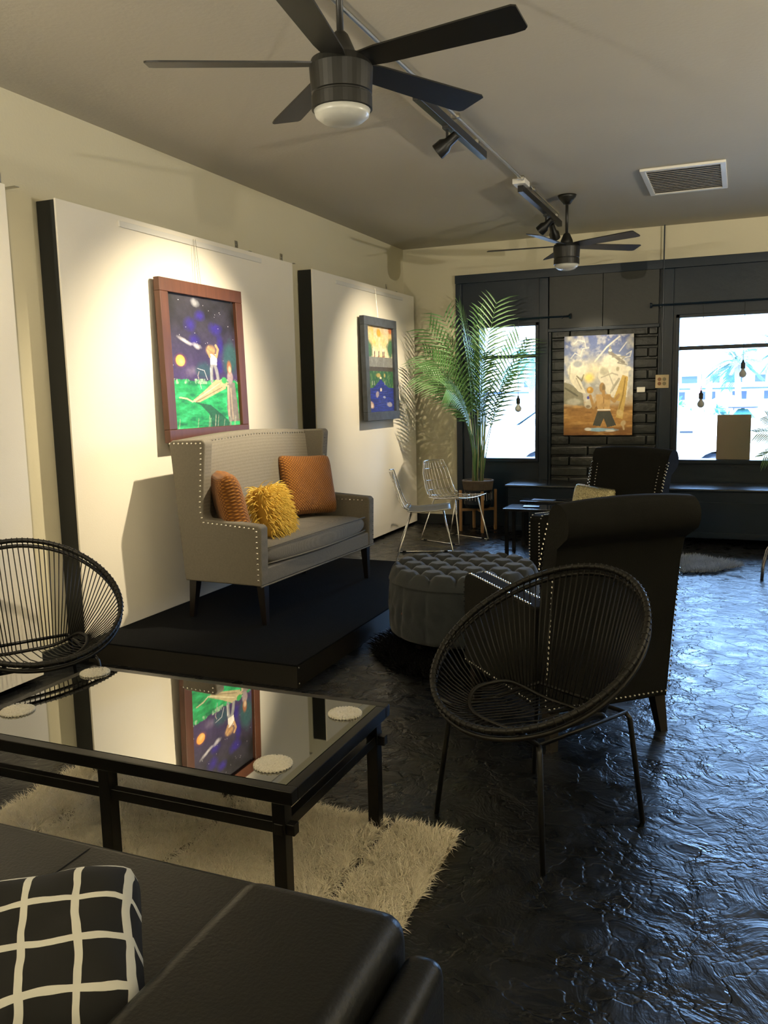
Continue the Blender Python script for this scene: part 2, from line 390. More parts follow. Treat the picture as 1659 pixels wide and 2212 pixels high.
# ------------------------------------------------------------------ painted canvases
rs = np.random.RandomState(4)
def vnoise(u, v, f, seed):
    r = np.random.RandomState(seed); G = r.rand(64, 64)
    x = u*f; y = v*f; xi = np.floor(x).astype(int); yi = np.floor(y).astype(int); a = x-xi; b = y-yi
    a = a*a*(3-2*a); b = b*b*(3-2*b)
    g = lambda i, j: G[i % 64, j % 64]
    return (g(xi, yi)*(1-a)+g(xi+1, yi)*a)*(1-b)+(g(xi, yi+1)*(1-a)+g(xi+1, yi+1)*a)*b
def fbm(u, v, f, seed): return sum(vnoise(u, v, f*2**k, seed+k)*.5**k for k in range(4))/1.875
class Art:
    def __init__(s, nx, ny):
        s.nx, s.ny = nx, ny; s.u, s.v = np.meshgrid((np.arange(nx)+.5)/nx, (np.arange(ny)+.5)/ny); s.c = np.zeros((ny, nx, 3))
        s.asp = ny/nx
    def mix(s, a, col):
        a = np.clip(a, 0, 1)[..., None]; s.c = s.c*(1-a)+np.array(col)*a
    def vgrad(s, stops):
        vs = [k for k, _ in stops]; 
        for i in range(3): s.c[..., i] = np.interp(s.v, vs, [c[i] for _, c in stops])
    def ell(s, cx, cy, rx, ry, col, soft=.15, al=1, ang=0, wob=0):
        dx = s.u-cx; dy = (s.v-cy)*s.asp; ca, sa = math.cos(ang), math.sin(ang)
        x = (dx*ca+dy*sa)/rx; y = (-dx*sa+dy*ca)/(ry*s.asp)
        d = np.sqrt(x*x+y*y)+(fbm(s.u, s.v, 18, 5)-.5)*wob
        s.mix((1-d)/soft*al if al == 1 else np.clip((1-d)/soft, 0, 1)*al, col)
    def poly(s, P, col, al=1, soft=.004):
        ins = np.zeros_like(s.u, bool); n = len(P)
        for i in range(n):
            (x1, y1), (x2, y2) = P[i], P[(i+1) % n]
            if y1 == y2: continue
            c = ((y1 > s.v) != (y2 > s.v)) & (s.u < (x2-x1)*(s.v-y1)/(y2-y1)+x1); ins ^= c
        s.mix(ins*al, col)
    def line(s, P, w, col, al=1):
        for (x1, y1), (x2, y2) in zip(P, P[1:]):
            dx, dy = x2-x1, (y2-y1)*s.asp; L = dx*dx+dy*dy+1e-9
            t = np.clip(((s.u-x1)*dx+(s.v-y1)*s.asp*dy)/L, 0, 1)
            d = np.hypot(s.u-x1-t*dx, (s.v-y1)*s.asp-t*dy); s.mix(np.clip((w-d)/(w*.4), 0, 1)*al, col)
    def grain(s, amt, f=30, seed=9, ax=1, ay=1):
        g = fbm(s.u*ax, s.v*ay*s.asp, f, seed); s.c *= (1+(g-.5)[..., None]*2*amt)
    def build(s, name, w, h, parent, mname):
        nx, ny = s.nx, s.ny
        X = np.linspace(-w/2, w/2, nx+1); Z = np.linspace(h/2, -h/2, ny+1)
        XX, ZZ = np.meshgrid(X, Z); V = np.stack([XX, np.zeros_like(XX), ZZ], -1).reshape(-1, 3)
        i, j = np.meshgrid(np.arange(nx), np.arange(ny)); a = j*(nx+1)+i; F = np.stack([a, a+nx+1, a+nx+2, a+1], -1).reshape(-1, 4)
        me = bpy.data.meshes.new(name); me.vertices.add(len(V)); me.vertices.foreach_set('co', V.ravel())
        me.loops.add(F.size); me.loops.foreach_set('vertex_index', F.ravel()); me.polygons.add(len(F)); me.polygons.foreach_set('loop_start', np.arange(0, F.size, 4))
        me.update(); me.validate()
        at = me.color_attributes.new('paint', 'FLOAT_COLOR', 'CORNER')
        c = np.clip(s.c, 0, 1).reshape(-1, 3); c = np.concatenate([c, np.ones((len(c), 1))], 1)
        at.data.foreach_set('color', np.repeat(c, 4, axis=0).ravel())
        m = mat(mname, (1, 1, 1), .55, bump=(160, .15)); nt = m.node_tree; an = nt.nodes.new('ShaderNodeAttribute'); an.attribute_name = 'paint'
        nt.links.new(an.outputs['Color'], nt.nodes['Principled BSDF'].inputs['Base Color'])
        me.materials.append(m); o = bpy.data.objects.new(name, me); COL.objects.link(o); o.parent = parent; return o
def art_night():
    A = Art(150, 250); A.vgrad([(0, (.022, .020, .024)), (.22, (.03, .024, .04)), (.42, (.065, .045, .13)), (.6, (.10, .06, .20)), (1, (.08, .05, .15))])
    n = fbm(A.u, A.v*A.asp, 5, 11); A.c += (n-.5)[..., None]*np.array((.08, .07, .12))
    for e in ((.31, .22, .11, .07), (.46, .14, .09, .05), (.36, .33, .10, .06), (.68, .23, .13, .06), (.75, .36, .07, .13), (.72, .52, .07, .10)): A.ell(*e, (.045, .02, .36), .8, .9, 0, .5)
    A.c *= .62
    for _ in range(26): A.ell(rs.rand(), rs.rand()*.55, .005, .003, (.8, .8, .85), .3, .8)
    A.ell(.40, .045, .08, .035, (.35, .36, .40), .9, .8, .3, .8); A.ell(.24, .345, .12, .018, (.55, .53, .58), .8, .9, .45, .8); A.ell(.40, .375, .09, .024, (.5, .48, .55), .8, .9, .3, .8)
    A.ell(.30, .57, .11, .05, (.25, .2, .3), .9, .6, -.6, .8)
    A.ell(.90, .46, .16, .17, (.03, .09, .10), .5, .95, 0, .5); A.ell(.48, .56, .16, .09, (.03, .07, .10), .5, .95, 0, .5)
    A.ell(.145, .49, .10, .06, (.5, .12, .10), .9, .6); A.ell(.145, .49, .068, .045, (.95, .42, .08), .15); A.ell(.155, .50, .05, .034, (1, .66, .25), .9)
    g = .635+.02*(fbm(A.u, A.v*0, 10, 3)-.5)*2
    gr = (A.v > g); A.mix(gr*1.0, (.02, .34, .10)); nn = fbm(A.u*.6, A.v*A.asp*1.6, 12, 21)
    A.mix(gr*np.clip((nn-.5)*5, 0, 1)*.8, (.05, .58, .22)); A.mix(gr*np.clip((.42-nn)*6, 0, 1)*.8, (.01, .14, .06))
    A.mix((np.abs(A.v-.645) < .02)*np.clip((fbm(A.u, A.v, 26, 8)-.5)*8, 0, 1)*.7, (.45, .65, .45))
    A.poly([(.30, .80), (.55, .83), (.80, .95), (.86, 1), (.55, 1), (.52, .90), (.40, .83)], (.02, .06, .04), .8)
    A.poly([(.26, .80), (.38, .805), (.60, .75), (.80, .70), (.80, .64), (.66, .625), (.50, .70)], (.50, .42, .24)); A.line([(.3, .795), (.7, .66)], .008, (.75, .68, .45)); A.line([(.33, .80), (.74, .69)], .007, (.25, .18, .10))
    A.line([(.28, .80), (.20, .775), (.10, .765)], .012, (.6, .55, .35)); A.poly([(.70, .63), (.86, .655), (.88, .70), (.74, .665)], (.55, .42, .25))
    A.ell(.60, .40, .09, .05, (.8, .45, .15), .9, .8)
    A.line([(.585, .64), (.59, .545), (.61, .50)], .028, (.28, .28, .30)); A.line([(.685, .62), (.67, .56), (.64, .50)], .028, (.30, .30, .32)); A.line([(.575, .63), (.58, .54)], .006, (.7, .7, .65))
    A.poly([(.58, .43), (.69, .43), (.68, .515), (.58, .51)], (.80, .76, .70)); A.line([(.58, .45), (.55, .40), (.57, .375)], .02, (.5, .3, .14)); A.line([(.68, .45), (.71, .39), (.68, .36)], .02, (.5, .3, .14)); A.ell(.63, .405, .035, .02, (.45, .26, .12), .3)
    A.line([(.55, .39), (.66, .44)], .014, (.35, .2, .1))
    A.poly([(.83, .66), (.95, .65), (1.0, .97), (.82, .97), (.80, .86)], (.20, .18, .17)); A.line([(.84, .68), (.83, .92)], .02, (.45, .36, .26)); A.line([(.88, .70), (.89, .95)], .014, (.40, .32, .24))
    A.ell(.88, .61, .055, .06, (.36, .28, .30), .3); A.ell(.875, .53, .045, .065, (.35, .14, .06), .4); A.ell(.88, .545, .028, .035, (.60, .45, .30), .4); A.ell(.78, .635, .05, .03, (.05, .4, .1), .3)
    for k in range(12): x = rs.rand(); A.line([(x, 1), (x+.02, .9+rs.rand()*.05)], .005, (.5, .5, .35), .6)
    A.line([(.42, .70), (.38, .60), (.40, .57)], .005, (.5, .4, .4)); A.line([(.52, .63), (.48, .56), (.38, .545)], .005, (.6, .6, .65))
    A.grain(.25); return A
def art_river():
    A = Art(90, 200); A.vgrad([(0, (.55, .42, .25)), (.12, (.80, .58, .30)), (.34, (.85, .72, .45)), (1, (.8, .7, .5))])
    n = fbm(A.u*1.5, A.v*A.asp*.6, 8, 31); A.c += (n-.5)[..., None]*np.array((.2, .25, .5))
    A.ell(.49, .07, .10, .06, (.62, .34, .04), .4)
    A.ell(.08, .27, .20, .14, (.03, .14, .07), .4, .95, 0, .6); A.ell(.93, .25, .17, .15, (.03, .14, .07), .4, .95, 0, .6); A.ell(.95, .03, .1, .05, (.5, .15, .05), .5)
    for x in (.30, .46, .62, .67): A.line([(x, .35), (x+.01, .29)], .018, (.12, .05, .04)); A.line([(x-.03, .35), (x+.03, .345)], .01, (.5, .2, .1))
    A.mix((A.v > .355)*1., (.22, .22, .20)); A.mix((A.v > .355)*(np.clip((fbm(A.u*2, A.v, 10, 6)-.5)*6, 0, 1))*.5, (.36, .36, .34))
    A.mix((A.v > .47)*1., (.08, .065, .05)); gr = A.v > .52; A.mix(gr*1., (.035, .12, .05)); nn = fbm(A.u*2, A.v*A.asp, 12, 41)
    A.mix(gr*np.clip((nn-.55)*6, 0, 1)*.6, (.16, .28, .10)); A.ell(.42, .57, .12, .03, (.55, .40, .10), .6, .8, 0, .6); A.ell(.50, .60, .05, .02, (.8, .7, .45), .5); A.ell(.66, .57, .04, .03, (.5, .4, .12), .5)
    w = .72-.11*np.clip(1-np.abs(A.u-.5)/.32, 0, 1)**1.2; wa = A.v > w; A.mix(wa*1., (.025, .035, .20)); A.mix(wa*np.clip((fbm(A.u*.5, A.v*A.asp*4, 14, 51)-.5)*6, 0, 1)*.7, (.03, .05, .42))
    for x, y, sx, sy, c in ((.50, .74, .05, .03, (.7, .6, .5)), (.35, .80, .07, .045, (.45, .36, .33)), (.62, .83, .06, .015, (.4, .42, .5)), (.12, .92, .10, .05, (.62, .42, .28)), (.82, .92, .11, .03, (.4, .36, .38)), (.13, .93, .04, .03, (.75, .6, .5))): A.ell(x, y, sx, sy, c, .4, .9, .2, .7)
    for x in (.18, .25, .66): A.line([(x, .68), (x, .64)], .012, (.5, .5, .4))
    for k in range(8): A.line([(.1+rs.rand()*.5, .76+k*.025), (.5+rs.rand()*.4, .765+k*.025)], .006, (.12, .14, .45), .5)
    A.grain(.25, 24); return A
def art_titan():
    A = Art(150, 214); A.vgrad([(0, (.10, .14, .34)), (.25, (.20, .25, .42)), (.5, (.42, .42, .40)), (.68, (.55, .42, .25)), (.72, (.33, .17, .05)), (.85, (.45, .23, .06)), (1, (.22, .09, .02))])
    sk = A.v < .66; n = fbm(A.u, A.v*A.asp, 6, 61); A.mix(sk*np.clip((n-.48)*5, 0, 1)*.75, (.62, .60, .52)); n2 = fbm(A.u, A.v*A.asp, 14, 62); A.mix(sk*np.clip((n2-.58)*6, 0, 1)*.4, (.85, .82, .72))
    ds = A.v > .68; n3 = fbm(A.u*.7, A.v*A.asp*3.2, 8, 63); A.mix(ds*np.clip((n3-.52)*5, 0, 1)*.6, (.68, .40, .13)); A.mix(ds*np.clip((.42-n3)*5, 0, 1)*.5, (.16, .07, .02))
    A.line([(.45, .26), (.62, .12), (.80, .02)], .014, (.8, .78, .7), .8)
    for P in (((.14, .08), (.2, .04), (.3, .06), (.32, .12)), ((.10, .22), (.16, .17), (.24, .20), (.27, .13), (.36, .12)), ((.9, .2), (.97, .17), (.95, .22), (.88, .23)), ((.8, .17), (.9, .08))): A.line(P, .010, (.75, .74, .68), .7)
    A.ell(.45, .34, .28, .16, (.90, .80, .52), .9, .8)
    A.poly([(0, .46), (.1, .48), (.28, .58), (.30, .70), (0, .68)], (.28, .26, .18)); A.line([(.02, .52), (.2, .60)], .016, (.14, .13, .09)); A.ell(.15, .66, .14, .04, (.50, .48, .38), .4, .9, 0, .5)
    A.ell(.20, .33, .165, .115, (.82, .78, .62), .35, 1, 0, .5); A.ell(.20, .28, .085, .04, (.36, .38, .42), .4, .9); A.poly([(.06, .36), (.20, .38), (.33, .58), (.22, .56), (.1, .46)], (.78, .72, .55)); A.line([(.19, .40), (.26, .45), (.29, .39)], .012, (.25, .22, .14)); A.line([(.18, .42), (.26, .53)], .01, (.45, .40, .28)); A.line([(.09, .30), (.08, .42)], .008, (.5, .46, .34))
    A.ell(.37, .42, .10, .065, (.92, .72, .22), .6)
    A.ell(.72, .28, .20, .10, (.80, .76, .62), .25, 1, .2, .4); A.line([(.66, .17), (.86, .28)], .028, (.26, .24, .20)); A.line([(.70, .22), (.88, .22), (.78, .28), (.9, .3)], .012, (.34, .32, .26)); A.line([(.665, .12), (.67, .19)], .02, (.30, .28, .24)); A.ell(.67, .155, .03, .015, (.85, .82, .7), .3)
    A.poly([(.52, .30), (.94, .32), (.92, .62), (.66, .62), (.50, .42)], (.80, .74, .58)); A.ell(.58, .36, .07, .05, (.45, .42, .30), .5, .8, 0, .6); A.ell(.78, .34, .03, .03, (.40, .36, .24), .5); A.line([(.70, .55), (.80, .44)], .022, (.42, .38, .28)); A.ell(.93, .34, .05, .025, (.85, .80, .65), .3); A.line([(.55, .42), (.70, .38), (.78, .40)], .012, (.5, .46, .34)); A.line([(.64, .36), (.72, .50), (.68, .58)], .01, (.52, .48, .36))
    A.poly([(.85, .40), (.93, .42), (.90, .62), (.86, .84), (.76, .82), (.82, .66), (.72, .65)], (.62, .42, .12)); A.line([(.89, .43), (.86, .60), (.80, .76)], .012, (.35, .22, .05)); A.ell(.82, .78, .05, .045, (.68, .50, .20), .3, 1, -.6); A.ell(.87, .88, .04, .035, (.60, .45, .24), .3, 1, .6); A.line([(.86, .88), (.88, .94)], .016, (.6, .45, .24))
    A.ell(.36, .69, .07, .045, (.62, .56, .42), .3, 1, 0, .4); A.ell(.36, .71, .04, .02, (.28, .22, .14), .4); A.ell(.36, .62, .025, .02, (.10, .10, .45), .4)
    sk1, sk2 = (.46, .27, .09), (.60, .38, .15)
    A.line([(.52, .63), (.44, .72), (.39, .60)], .026, sk1); A.line([(.64, .60), (.74, .66), (.80, .60)], .026, sk1); A.ell(.385, .545, .055, .038, (.55, .30, .05), .2); A.ell(.375, .535, .03, .02, (.78, .5, .14), .7)
    A.poly([(.47, .59), (.69, .59), (.67, .74), (.50, .74)], sk2); A.ell(.52, .62, .06, .03, sk2, .3); A.ell(.64, .62, .06, .03, sk1, .3); A.line([(.585, .58), (.585, .73)], .008, (.33, .18, .06)); A.ell(.58, .70, .05, .03, (.52, .32, .12), .6)
    A.ell(.56, .52, .045, .055, (.42, .26, .10), .2); A.ell(.585, .53, .028, .05, (.24, .17, .09), .4); A.line([(.58, .56), (.585, .6)], .03, sk1)
    A.poly([(.50, .755), (.68, .755), (.77, .90), (.64, .92), (.59, .83), (.54, .91), (.43, .90)], (.065, .065, .048)); A.line([(.50, .745), (.68, .745)], .010, (.85, .80, .68))
    A.ell(.55, .945, .24, .022, (.30, .48, .58), .4, 1, .02, .6); A.ell(.36, .94, .06, .02, (.75, .70, .60), .4); A.ell(.68, .955, .09, .014, (.72, .68, .60), .5)
    A.grain(.18, 30); return A
def hung(name, loc, rz, w, h, fw, depth, fm, art, label, lean=0, wires=(), mname='canvas_paint'):
    r = empty(name, loc, rz, label, 'painting'); r.rotation_euler = (lean, 0, rz)
    # local: faces -y, width x, height z, centre at origin, back at y=0
    if fw:
        m = MB()
        m.bb(-w/2, w/2, -depth, 0, h/2-fw, h/2).bb(-w/2, w/2, -depth, 0, -h/2, -h/2+fw).bb(-w/2, -w/2+fw, -depth, 0, -h/2+fw, h/2-fw).bb(w/2-fw, w/2, -depth, 0, -h/2+fw, h/2-fw)
        m.build('picture_frame', fm, r, bevel=.004)
        MB().bb(-w/2+fw, w/2-fw, -depth*.35, -.002, -h/2+fw, h/2-fw).build('backing_board', 'panel_edge', r)
        c = art.build('canvas', w-2*fw, h-2*fw, r, mname); c.location = (0, -depth*.35-.004, 0)
    else:
        MB().bb(-w/2, w/2, -depth, 0, -h/2, h/2).build('stretcher', 'espresso', r, bevel=.002)
        c = art.build('canvas', w-.002, h-.002, r, mname); c.location = (0, -depth-.002, 0)
    if wires:
        m = MB()
        for x in wires: m.tube([(x, -.02, h/2), (x, .0, h/2+.30)], .0018, 5)
        m.build('hanging_wire', 'steel', r)
    return r
# facing +x: local -y -> world +x  => rz = +90deg
hung('night_painting', (XP+.035, 4.945, 1.743), PI/2, .955, 1.045, .085, .045, 'frame1', art_night(), 'walnut framed night painting with an orange moon and green field', lean=math.radians(-1.2), wires=(-.012, .012), mname='night_oil_paint')
hung('river_painting', (XP+.035, 8.02, 1.755), PI/2, .84, 1.02, .085, .05, 'frame2', art_river(), 'slate grey framed painting of a bright sky over blue water', lean=math.radians(-1.2), wires=(0,), mname='river_oil_paint')
hung('figure_painting', (-1.392, YW-.037, 1.548), 0, .715, 1.045, 0, .035, None, art_titan(), 'unframed canvas of a shirtless figure in a desert on the black bricks', mname='desert_oil_paint')
tag(MB().bb(-1.0, -.918, YW-.040, YW-.035, 1.470, 1.522).build('label_card', 'paper'), 'small white label card on the black bricks right of the canvas', 'card')
r = empty('outlet_plate', (-.751, YW-.035, 1.575), 0, 'cream square plate with four round sockets beside the right window', 'outlet')
MB().bb(-.066, .066, -.012, 0, -.068, .068).build('plate', 'plate', r, bevel=.005)
for i, (x, z) in enumerate(((-.026, .022), (.022, .022), (-.026, -.022), (.022, -.022))):
    m = MB(); m.tube([(x, -.012, z), (x, -.016, z)], .018, 20); m.build('socket', 'plate_dot' if x < 0 else 'plate_dot2', r)
tag(MB().tube([(-.76, YW-.045, H), (-.757, YW-.045, 1.644)], .007, 8).build('wall_conduit', 'glare_black'), 'thin painted conduit dropping from the ceiling to the cream socket plate', 'conduit')
for x0, x1, lb in ((-2.93, -1.70, 'dark curtain rod above the left window'), (-.86, 2.4, 'dark curtain rod above the right window')):
    r = empty('curtain_rod', ((x0+x1)/2, YW-.08, 2.28 if x0 < -2 else 2.34), 0, lb, 'rod', 'curtain rods'); L = (x1-x0)/2
    MB().tube([(-L, 0, 0), (L, 0, 0)], .009, 8).build('rod', 'glare_black', r)
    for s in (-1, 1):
        m = MB(); m.tube([(s*L, 0, 0), (s*(L+.02), 0, 0)], [.022, .03], 10); m.build('finial', 'glare_black', r)
        MB().bb(s*(L-.08)-.008, s*(L-.08)+.008, 0, .043, -.02, .012).build('bracket', 'glare_black', r)

# ------------------------------------------------------------------ ceiling: conduit, tracks, heads, fans, vent
m = MB(); m.tube([(-1.60, YB+.3, H-.012), (-1.60, 8.05, H-.012)], .011, 8); 
for y in (.9, 2.4, 3.95, 5.0, 6.6, 7.0): m.bb(-1.625, -1.575, y-.01, y+.01, H-.026, H)
tag(m.build('ceiling_conduit', 'steel'), 'long thin steel conduit running along the ceiling above the light tracks', 'conduit')
def track(y0, y1, z, heads, label):
    r = empty('light_track', (-1.63, (y0+y1)/2, H), 0, label, 'track light', 'black light tracks on the ceiling'); L = (y1-y0)/2
    MB().bb(-.022, .022, -L, L, -z-.05, -z).build('track_bar', 'black', r, bevel=.003)
    MB().bb(-.05, .05, -L-.06, -L+.10, -z, 0).build('junction_box', 'white', r, bevel=.004)
    MB().bb(-.012, .012, L-.16, L-.13, -z, 0).build('hanger', 'steel', r)
    for y, tgt in heads:
        yl = y-(y0+y1)/2
        h = MB(); h.tube([(0, yl, -z-.05), (0, yl, -z-.12)], .008, 8); h.bb(-.018, .018, yl-.035, yl+.035, -z-.066, -z-.05)
        hp = Vector((0, yl, -z-.14)); d = (Vector(tgt)-(hp+Vector((-1.63, (y0+y1)/2, H)))).normalized()
        h.build('head_stem', 'black', r)
        b = MB(); b.tube([hp-d*.075, hp-d*.07, hp-d*.005, hp+d*.02, hp+d*.075, hp+d*.078], [.015, .026, .030, .046, .048, .040], 16)
        o = b.build('spot_head', 'black', r, smooth=False, bevel=.002)
        wp = hp+d*.085+Vector((-1.63, (y0+y1)/2, H))
        yield wp, d
lamps = []
for args in ((4.42, 5.70, .04, [(4.93, (XP, 4.75, 1.60))], 'black light track nearer the camera, with one aimed spot head'),
             (6.72, 8.28, .04, [(7.66, (XP, 7.95, 1.5)), (7.98, (-1.39, YW, 1.5))], 'black light track beside the far fan, with two spot heads'),
             (.6, 2.2, .04, [(1.5, (XP, 2.3, 1.5)), (1.0, (-1.0, 2.2, 0))], 'black light track behind the camera view')):
    lamps.append(list(track(*args)))
WARM = (1, .85, .60)
(l1,), (l2, l3), (l4, l5) = lamps
spot_light(l1[0], (XP, 4.72, 1.40), 300, 68, .85, WARM, .025)
spot_light(l2[0], (XP, 7.95, 1.50), 160, 62, .85, WARM, .025)
spot_light(l2[0]+l2[1]*.03, (-3.0, 9.15, 1.45), 150, 50, .9, WARM, .02)
spot_light(l3[0], (-1.39, YW, 1.55), 100, 42, .9, WARM, .025)
spot_light(l4[0], (XP, 2.6, 1.5), 130, 70, .85, WARM, .025)
# added uplights, unseen fill light (behind the camera and along the right wall) that light the rest of the room
for p, pw, lb in (((1.9, -.9, 2.0), 210, 'added black fill uplight behind the photographer, to the right'), ((-3.0, -.7, 2.0), 230, 'added black fill uplight behind the photographer, to the left'),
                  ((2.9, 4.4, 2.0), 260, 'added black fill uplight against the right wall, out of view')):
    point_light((p[0], p[1], p[2]+.015), pw, (1, .92, .75), .03)
    r = empty('fill_uplight', (p[0], p[1], 0), 0, lb, 'lamp', 'added fill uplights out of view')
    MB().lathe([(.0, p[2]-.12), (.05, p[2]-.12), (.17, p[2]+.02), (.165, p[2]+.02), (.05, p[2]-.11), (0, p[2]-.11)], 24).build('lamp_shade', 'black', r)
    MB().tube([(0, 0, .02), (0, 0, p[2]-.12)], .012, 8).build('pole', 'black', r)
    MB().lathe([(.0, .0), (.14, .0), (.14, .02), (0, .02)], 24).build('base', 'black', r)

def fan(loc, angs, drop, label):
    r = empty('ceiling_fan', loc, 0, label, 'ceiling fan', 'black five blade ceiling fans')
    MB().lathe([(.0, 0), (.035, .003), (.07, .012), (.094, .030), (.100, .050), (.0, .050)], 32).build('light_globe', 'opal', r, smooth=True)
    MB().lathe([(.100, .050), (.107, .052), (.107, .095), (.103, .098), (.103, .103), (.107, .106), (.112, .19), (.105, .215), (.055, .225), (.045, .235), (.0, .235)], 40).build('motor_housing', 'fan', r)
    MB().lathe([(.058, .205), (.050, .25), (.028, .30), (.018, .31), (0, .31)], 24).build('rod_cover', 'fan', r, smooth=True)
    MB().tube([(0, 0, .30), (0, 0, drop)], .0125, 12).build('downrod', 'fan', r, smooth=True)
    MB().lathe([(.0, drop-.075), (.028, drop-.073), (.045, drop-.05), (.072, drop-.02), (.078, drop), (0, drop)], 24).build('canopy', 'fan', r, smooth=True)
    for a in angs:
        a = math.radians(a); m = MB(); d = Vector((math.cos(a), math.sin(a), 0)); s = Vector((-math.sin(a), math.cos(a), 0)); up = Vector((0, 0, 1))
        pit = math.radians(-12); sv = s*math.cos(pit)+up*math.sin(pit); nv = d.cross(sv)
        z0 = Vector((0, 0, .205))
        P = [(.085, .042), (.16, .052), (.62, .066), (.66, .062), (.672, .050)]; Q = [(.675, -.058), (.66, -.066), (.16, -.052), (.085, -.042)]
        pts = P+Q; n = len(pts)
        vs = [z0+d*x+sv*y+nv*h for h in (-.003, .003) for x, y in pts]
        m.add(vs, [tuple(range(n)), tuple(range(n, 2*n))[::-1]]+[(i, n+i, n+(i+1) % n, (i+1) % n) for i in range(n)])
        m.build('fan_blade', 'fan', r)
    return r
fan((-1.33, 2.85, 2.445), (-80, -8, 64, 136, 206), H-2.445, 'large black ceiling fan nearest the camera')
fan((-1.402, 7.42, 2.51), (-174, -102, -26, 38, 114), H-2.51, 'smaller looking black ceiling fan in front of the window wall')
r = empty('ceiling_vent', (-.455, 7.27, H), 0, 'white framed ceiling air vent with dark louvres', 'vent')
MB().bb(-.30, .30, -.44, -.40, -.02, 0).bb(-.30, .30, .40, .44, -.02, 0).bb(-.30, -.26, -.4, .4, -.02, 0).bb(.26, .30, -.4, .4, -.02, 0).build('vent_frame', 'white', r, bevel=.004)
MB().bb(-.26, .26, -.40, .40, -.004, 0).build('vent_backing', 'vent', r)
for k in range(14):
    y = -.37+k*.057
    MB().box((0, y, -.014), (.52, .022, .003), Matrix.Rotation(math.radians(18), 3, 'X')).build('louvre', 'slat', r)

# ------------------------------------------------------------------ platform
r = empty('platform', (-2.76, 5.05, 0), 0, 'low black carpeted platform under the grey settee', 'platform')
MB().bb(-.69, .69, -1.35, 1.35, .115, .125).build('carpet_top', 'platform', r, bevel=.003)
MB().bb(-.688, .688, -1.348, 1.348, 0, .115).build('platform_base', 'platform_side', r)
m = MB()
for y in (-1.35, 1.35):
    for z in (.02, .105): NAILS.append((Vector((.69, y*.985, z)), Vector((1, 0, 0)), .006))
flush_nails(r, 'corner_screw')

# ------------------------------------------------------------------ settee (local: faces +x, width y)
r = empty('settee', (-2.865, 5.05, .125), math.radians(-2.4), 'grey linen wingback settee with nailhead trim on the black platform', 'settee')
HW = .775
prof = [(-.275, .25), (-.345, 1.11), (-.32, 1.125), (-.09, 1.13), (-.075, 1.11), (-.115, .68), (-.10, .645), (.285, .62), (.30, .60), (.29, .25)]
for s in (-1, 1):
    a, b = (-HW, -HW+.085) if s < 0 else (HW-.085, HW)
    MB().prism(prof, a, b, 'y').build('arm_wing', 'linen', r, bevel=.018, seg=3)
# back with gently arched top
def backf(u, v):
    y = -HW+.07+(2*HW-.14)*u; ar = 1.125+.03*math.sin(PI*u)
    prof2 = [(-.275, .25), (-.345, ar-.03), (-.33, ar), (-.25, ar), (-.235, ar-.02), (-.17, .45), (-.15, .25)]
    t = v*len(prof2); i = int(t) % len(prof2); f = t-int(t); p, q = prof2[i], prof2[(i+1) % len(prof2)]
    return (p[0]*(1-f)+q[0]*f, y, p[1]*(1-f)+q[1]*f)
m = MB(); m.grid(backf, 21, 28, cv=True); m.build('backrest', 'linen', r, smooth=True)
MB().bb(-.26, .285, -HW+.06, HW-.06, .25, .355).build('seat_rail', 'linen', r, bevel=.012)
# bowed seat cushion
def cushion(u, v):
    y = (u-.5)*2; L = HW-.09; bow = .05*(1-y*y); x0, x1 = -.20, .265+bow
    cz, hz = .420, .062+.022*(1-y*y); t = v*2*PI; cx = (x0+x1)/2; hx = (x1-x0)/2
    c, s2 = math.cos(t), math.sin(t); e = .28
    sx = math.copysign(abs(c)**e, c); sz = math.copysign(abs(s2)**.55, s2)
    k = (1-abs(y)**14)**.5 if abs(y) < 1 else 0
    return (cx+sx*hx*(.97+.03*k), y*L, cz+sz*hz*max(k, .02))
m = MB(); m.grid(cushion, 49, 48, cv=True); cu = m.build('seat_cushion', 'linen', r, smooth=True)
m = MB()
for zz in (.372, .468):
    m.tube([(.265+.05*(1-(t/12-1)**2)+.002, (t/12-1)*(HW-.10), zz+(.02 if zz > .4 else 0)*(1-(t/12-1)**2)) for t in range(25)], .005, 6)
m.build('piping', 'linen', cu, smooth=True)
m = MB()
for s in (-1, 1):
    yo = s*(HW+.001); 
    m.nails([(-.335, yo, 1.105), (-.10, yo, 1.108), (-.135, yo, .70), (-.115, yo, .625), (.27, yo, .60), (.272, yo, .27)], (0, s, 0), .033, .0065)
m.nails([(-.232, -HW+.09, 1.105), (-.235, 0, 1.128), (-.232, HW-.09, 1.105)], (1, 0, .3), .034, .0065)
m.nails([(-.078, HW-.06, 1.10), (-.115, HW-.05, .70)], (1, 0, 0), .034, .0065); m.nails([(.296, HW-.02, .60), (.292, HW-.02, .28)], (1, 0, 0), .034, .0065)
m.nails([(-.10, HW-.087, .60), (.27, HW-.087, .595)], (0, -1, 0), .034, .0065)
flush_nails(r)
for x, y in ((.25, -.70), (.25, .70), (-.25, -.70), (-.25, .70)):
    MB().taper((x, y, .262), (x+(.012 if x > 0 else -.035), y, 0), .055, .032).build('leg', 'espresso', r)
MB().tube([(.29, -HW+.0, .25), (.292, HW, .25)], .005, 6).build('welt', 'linen', r)

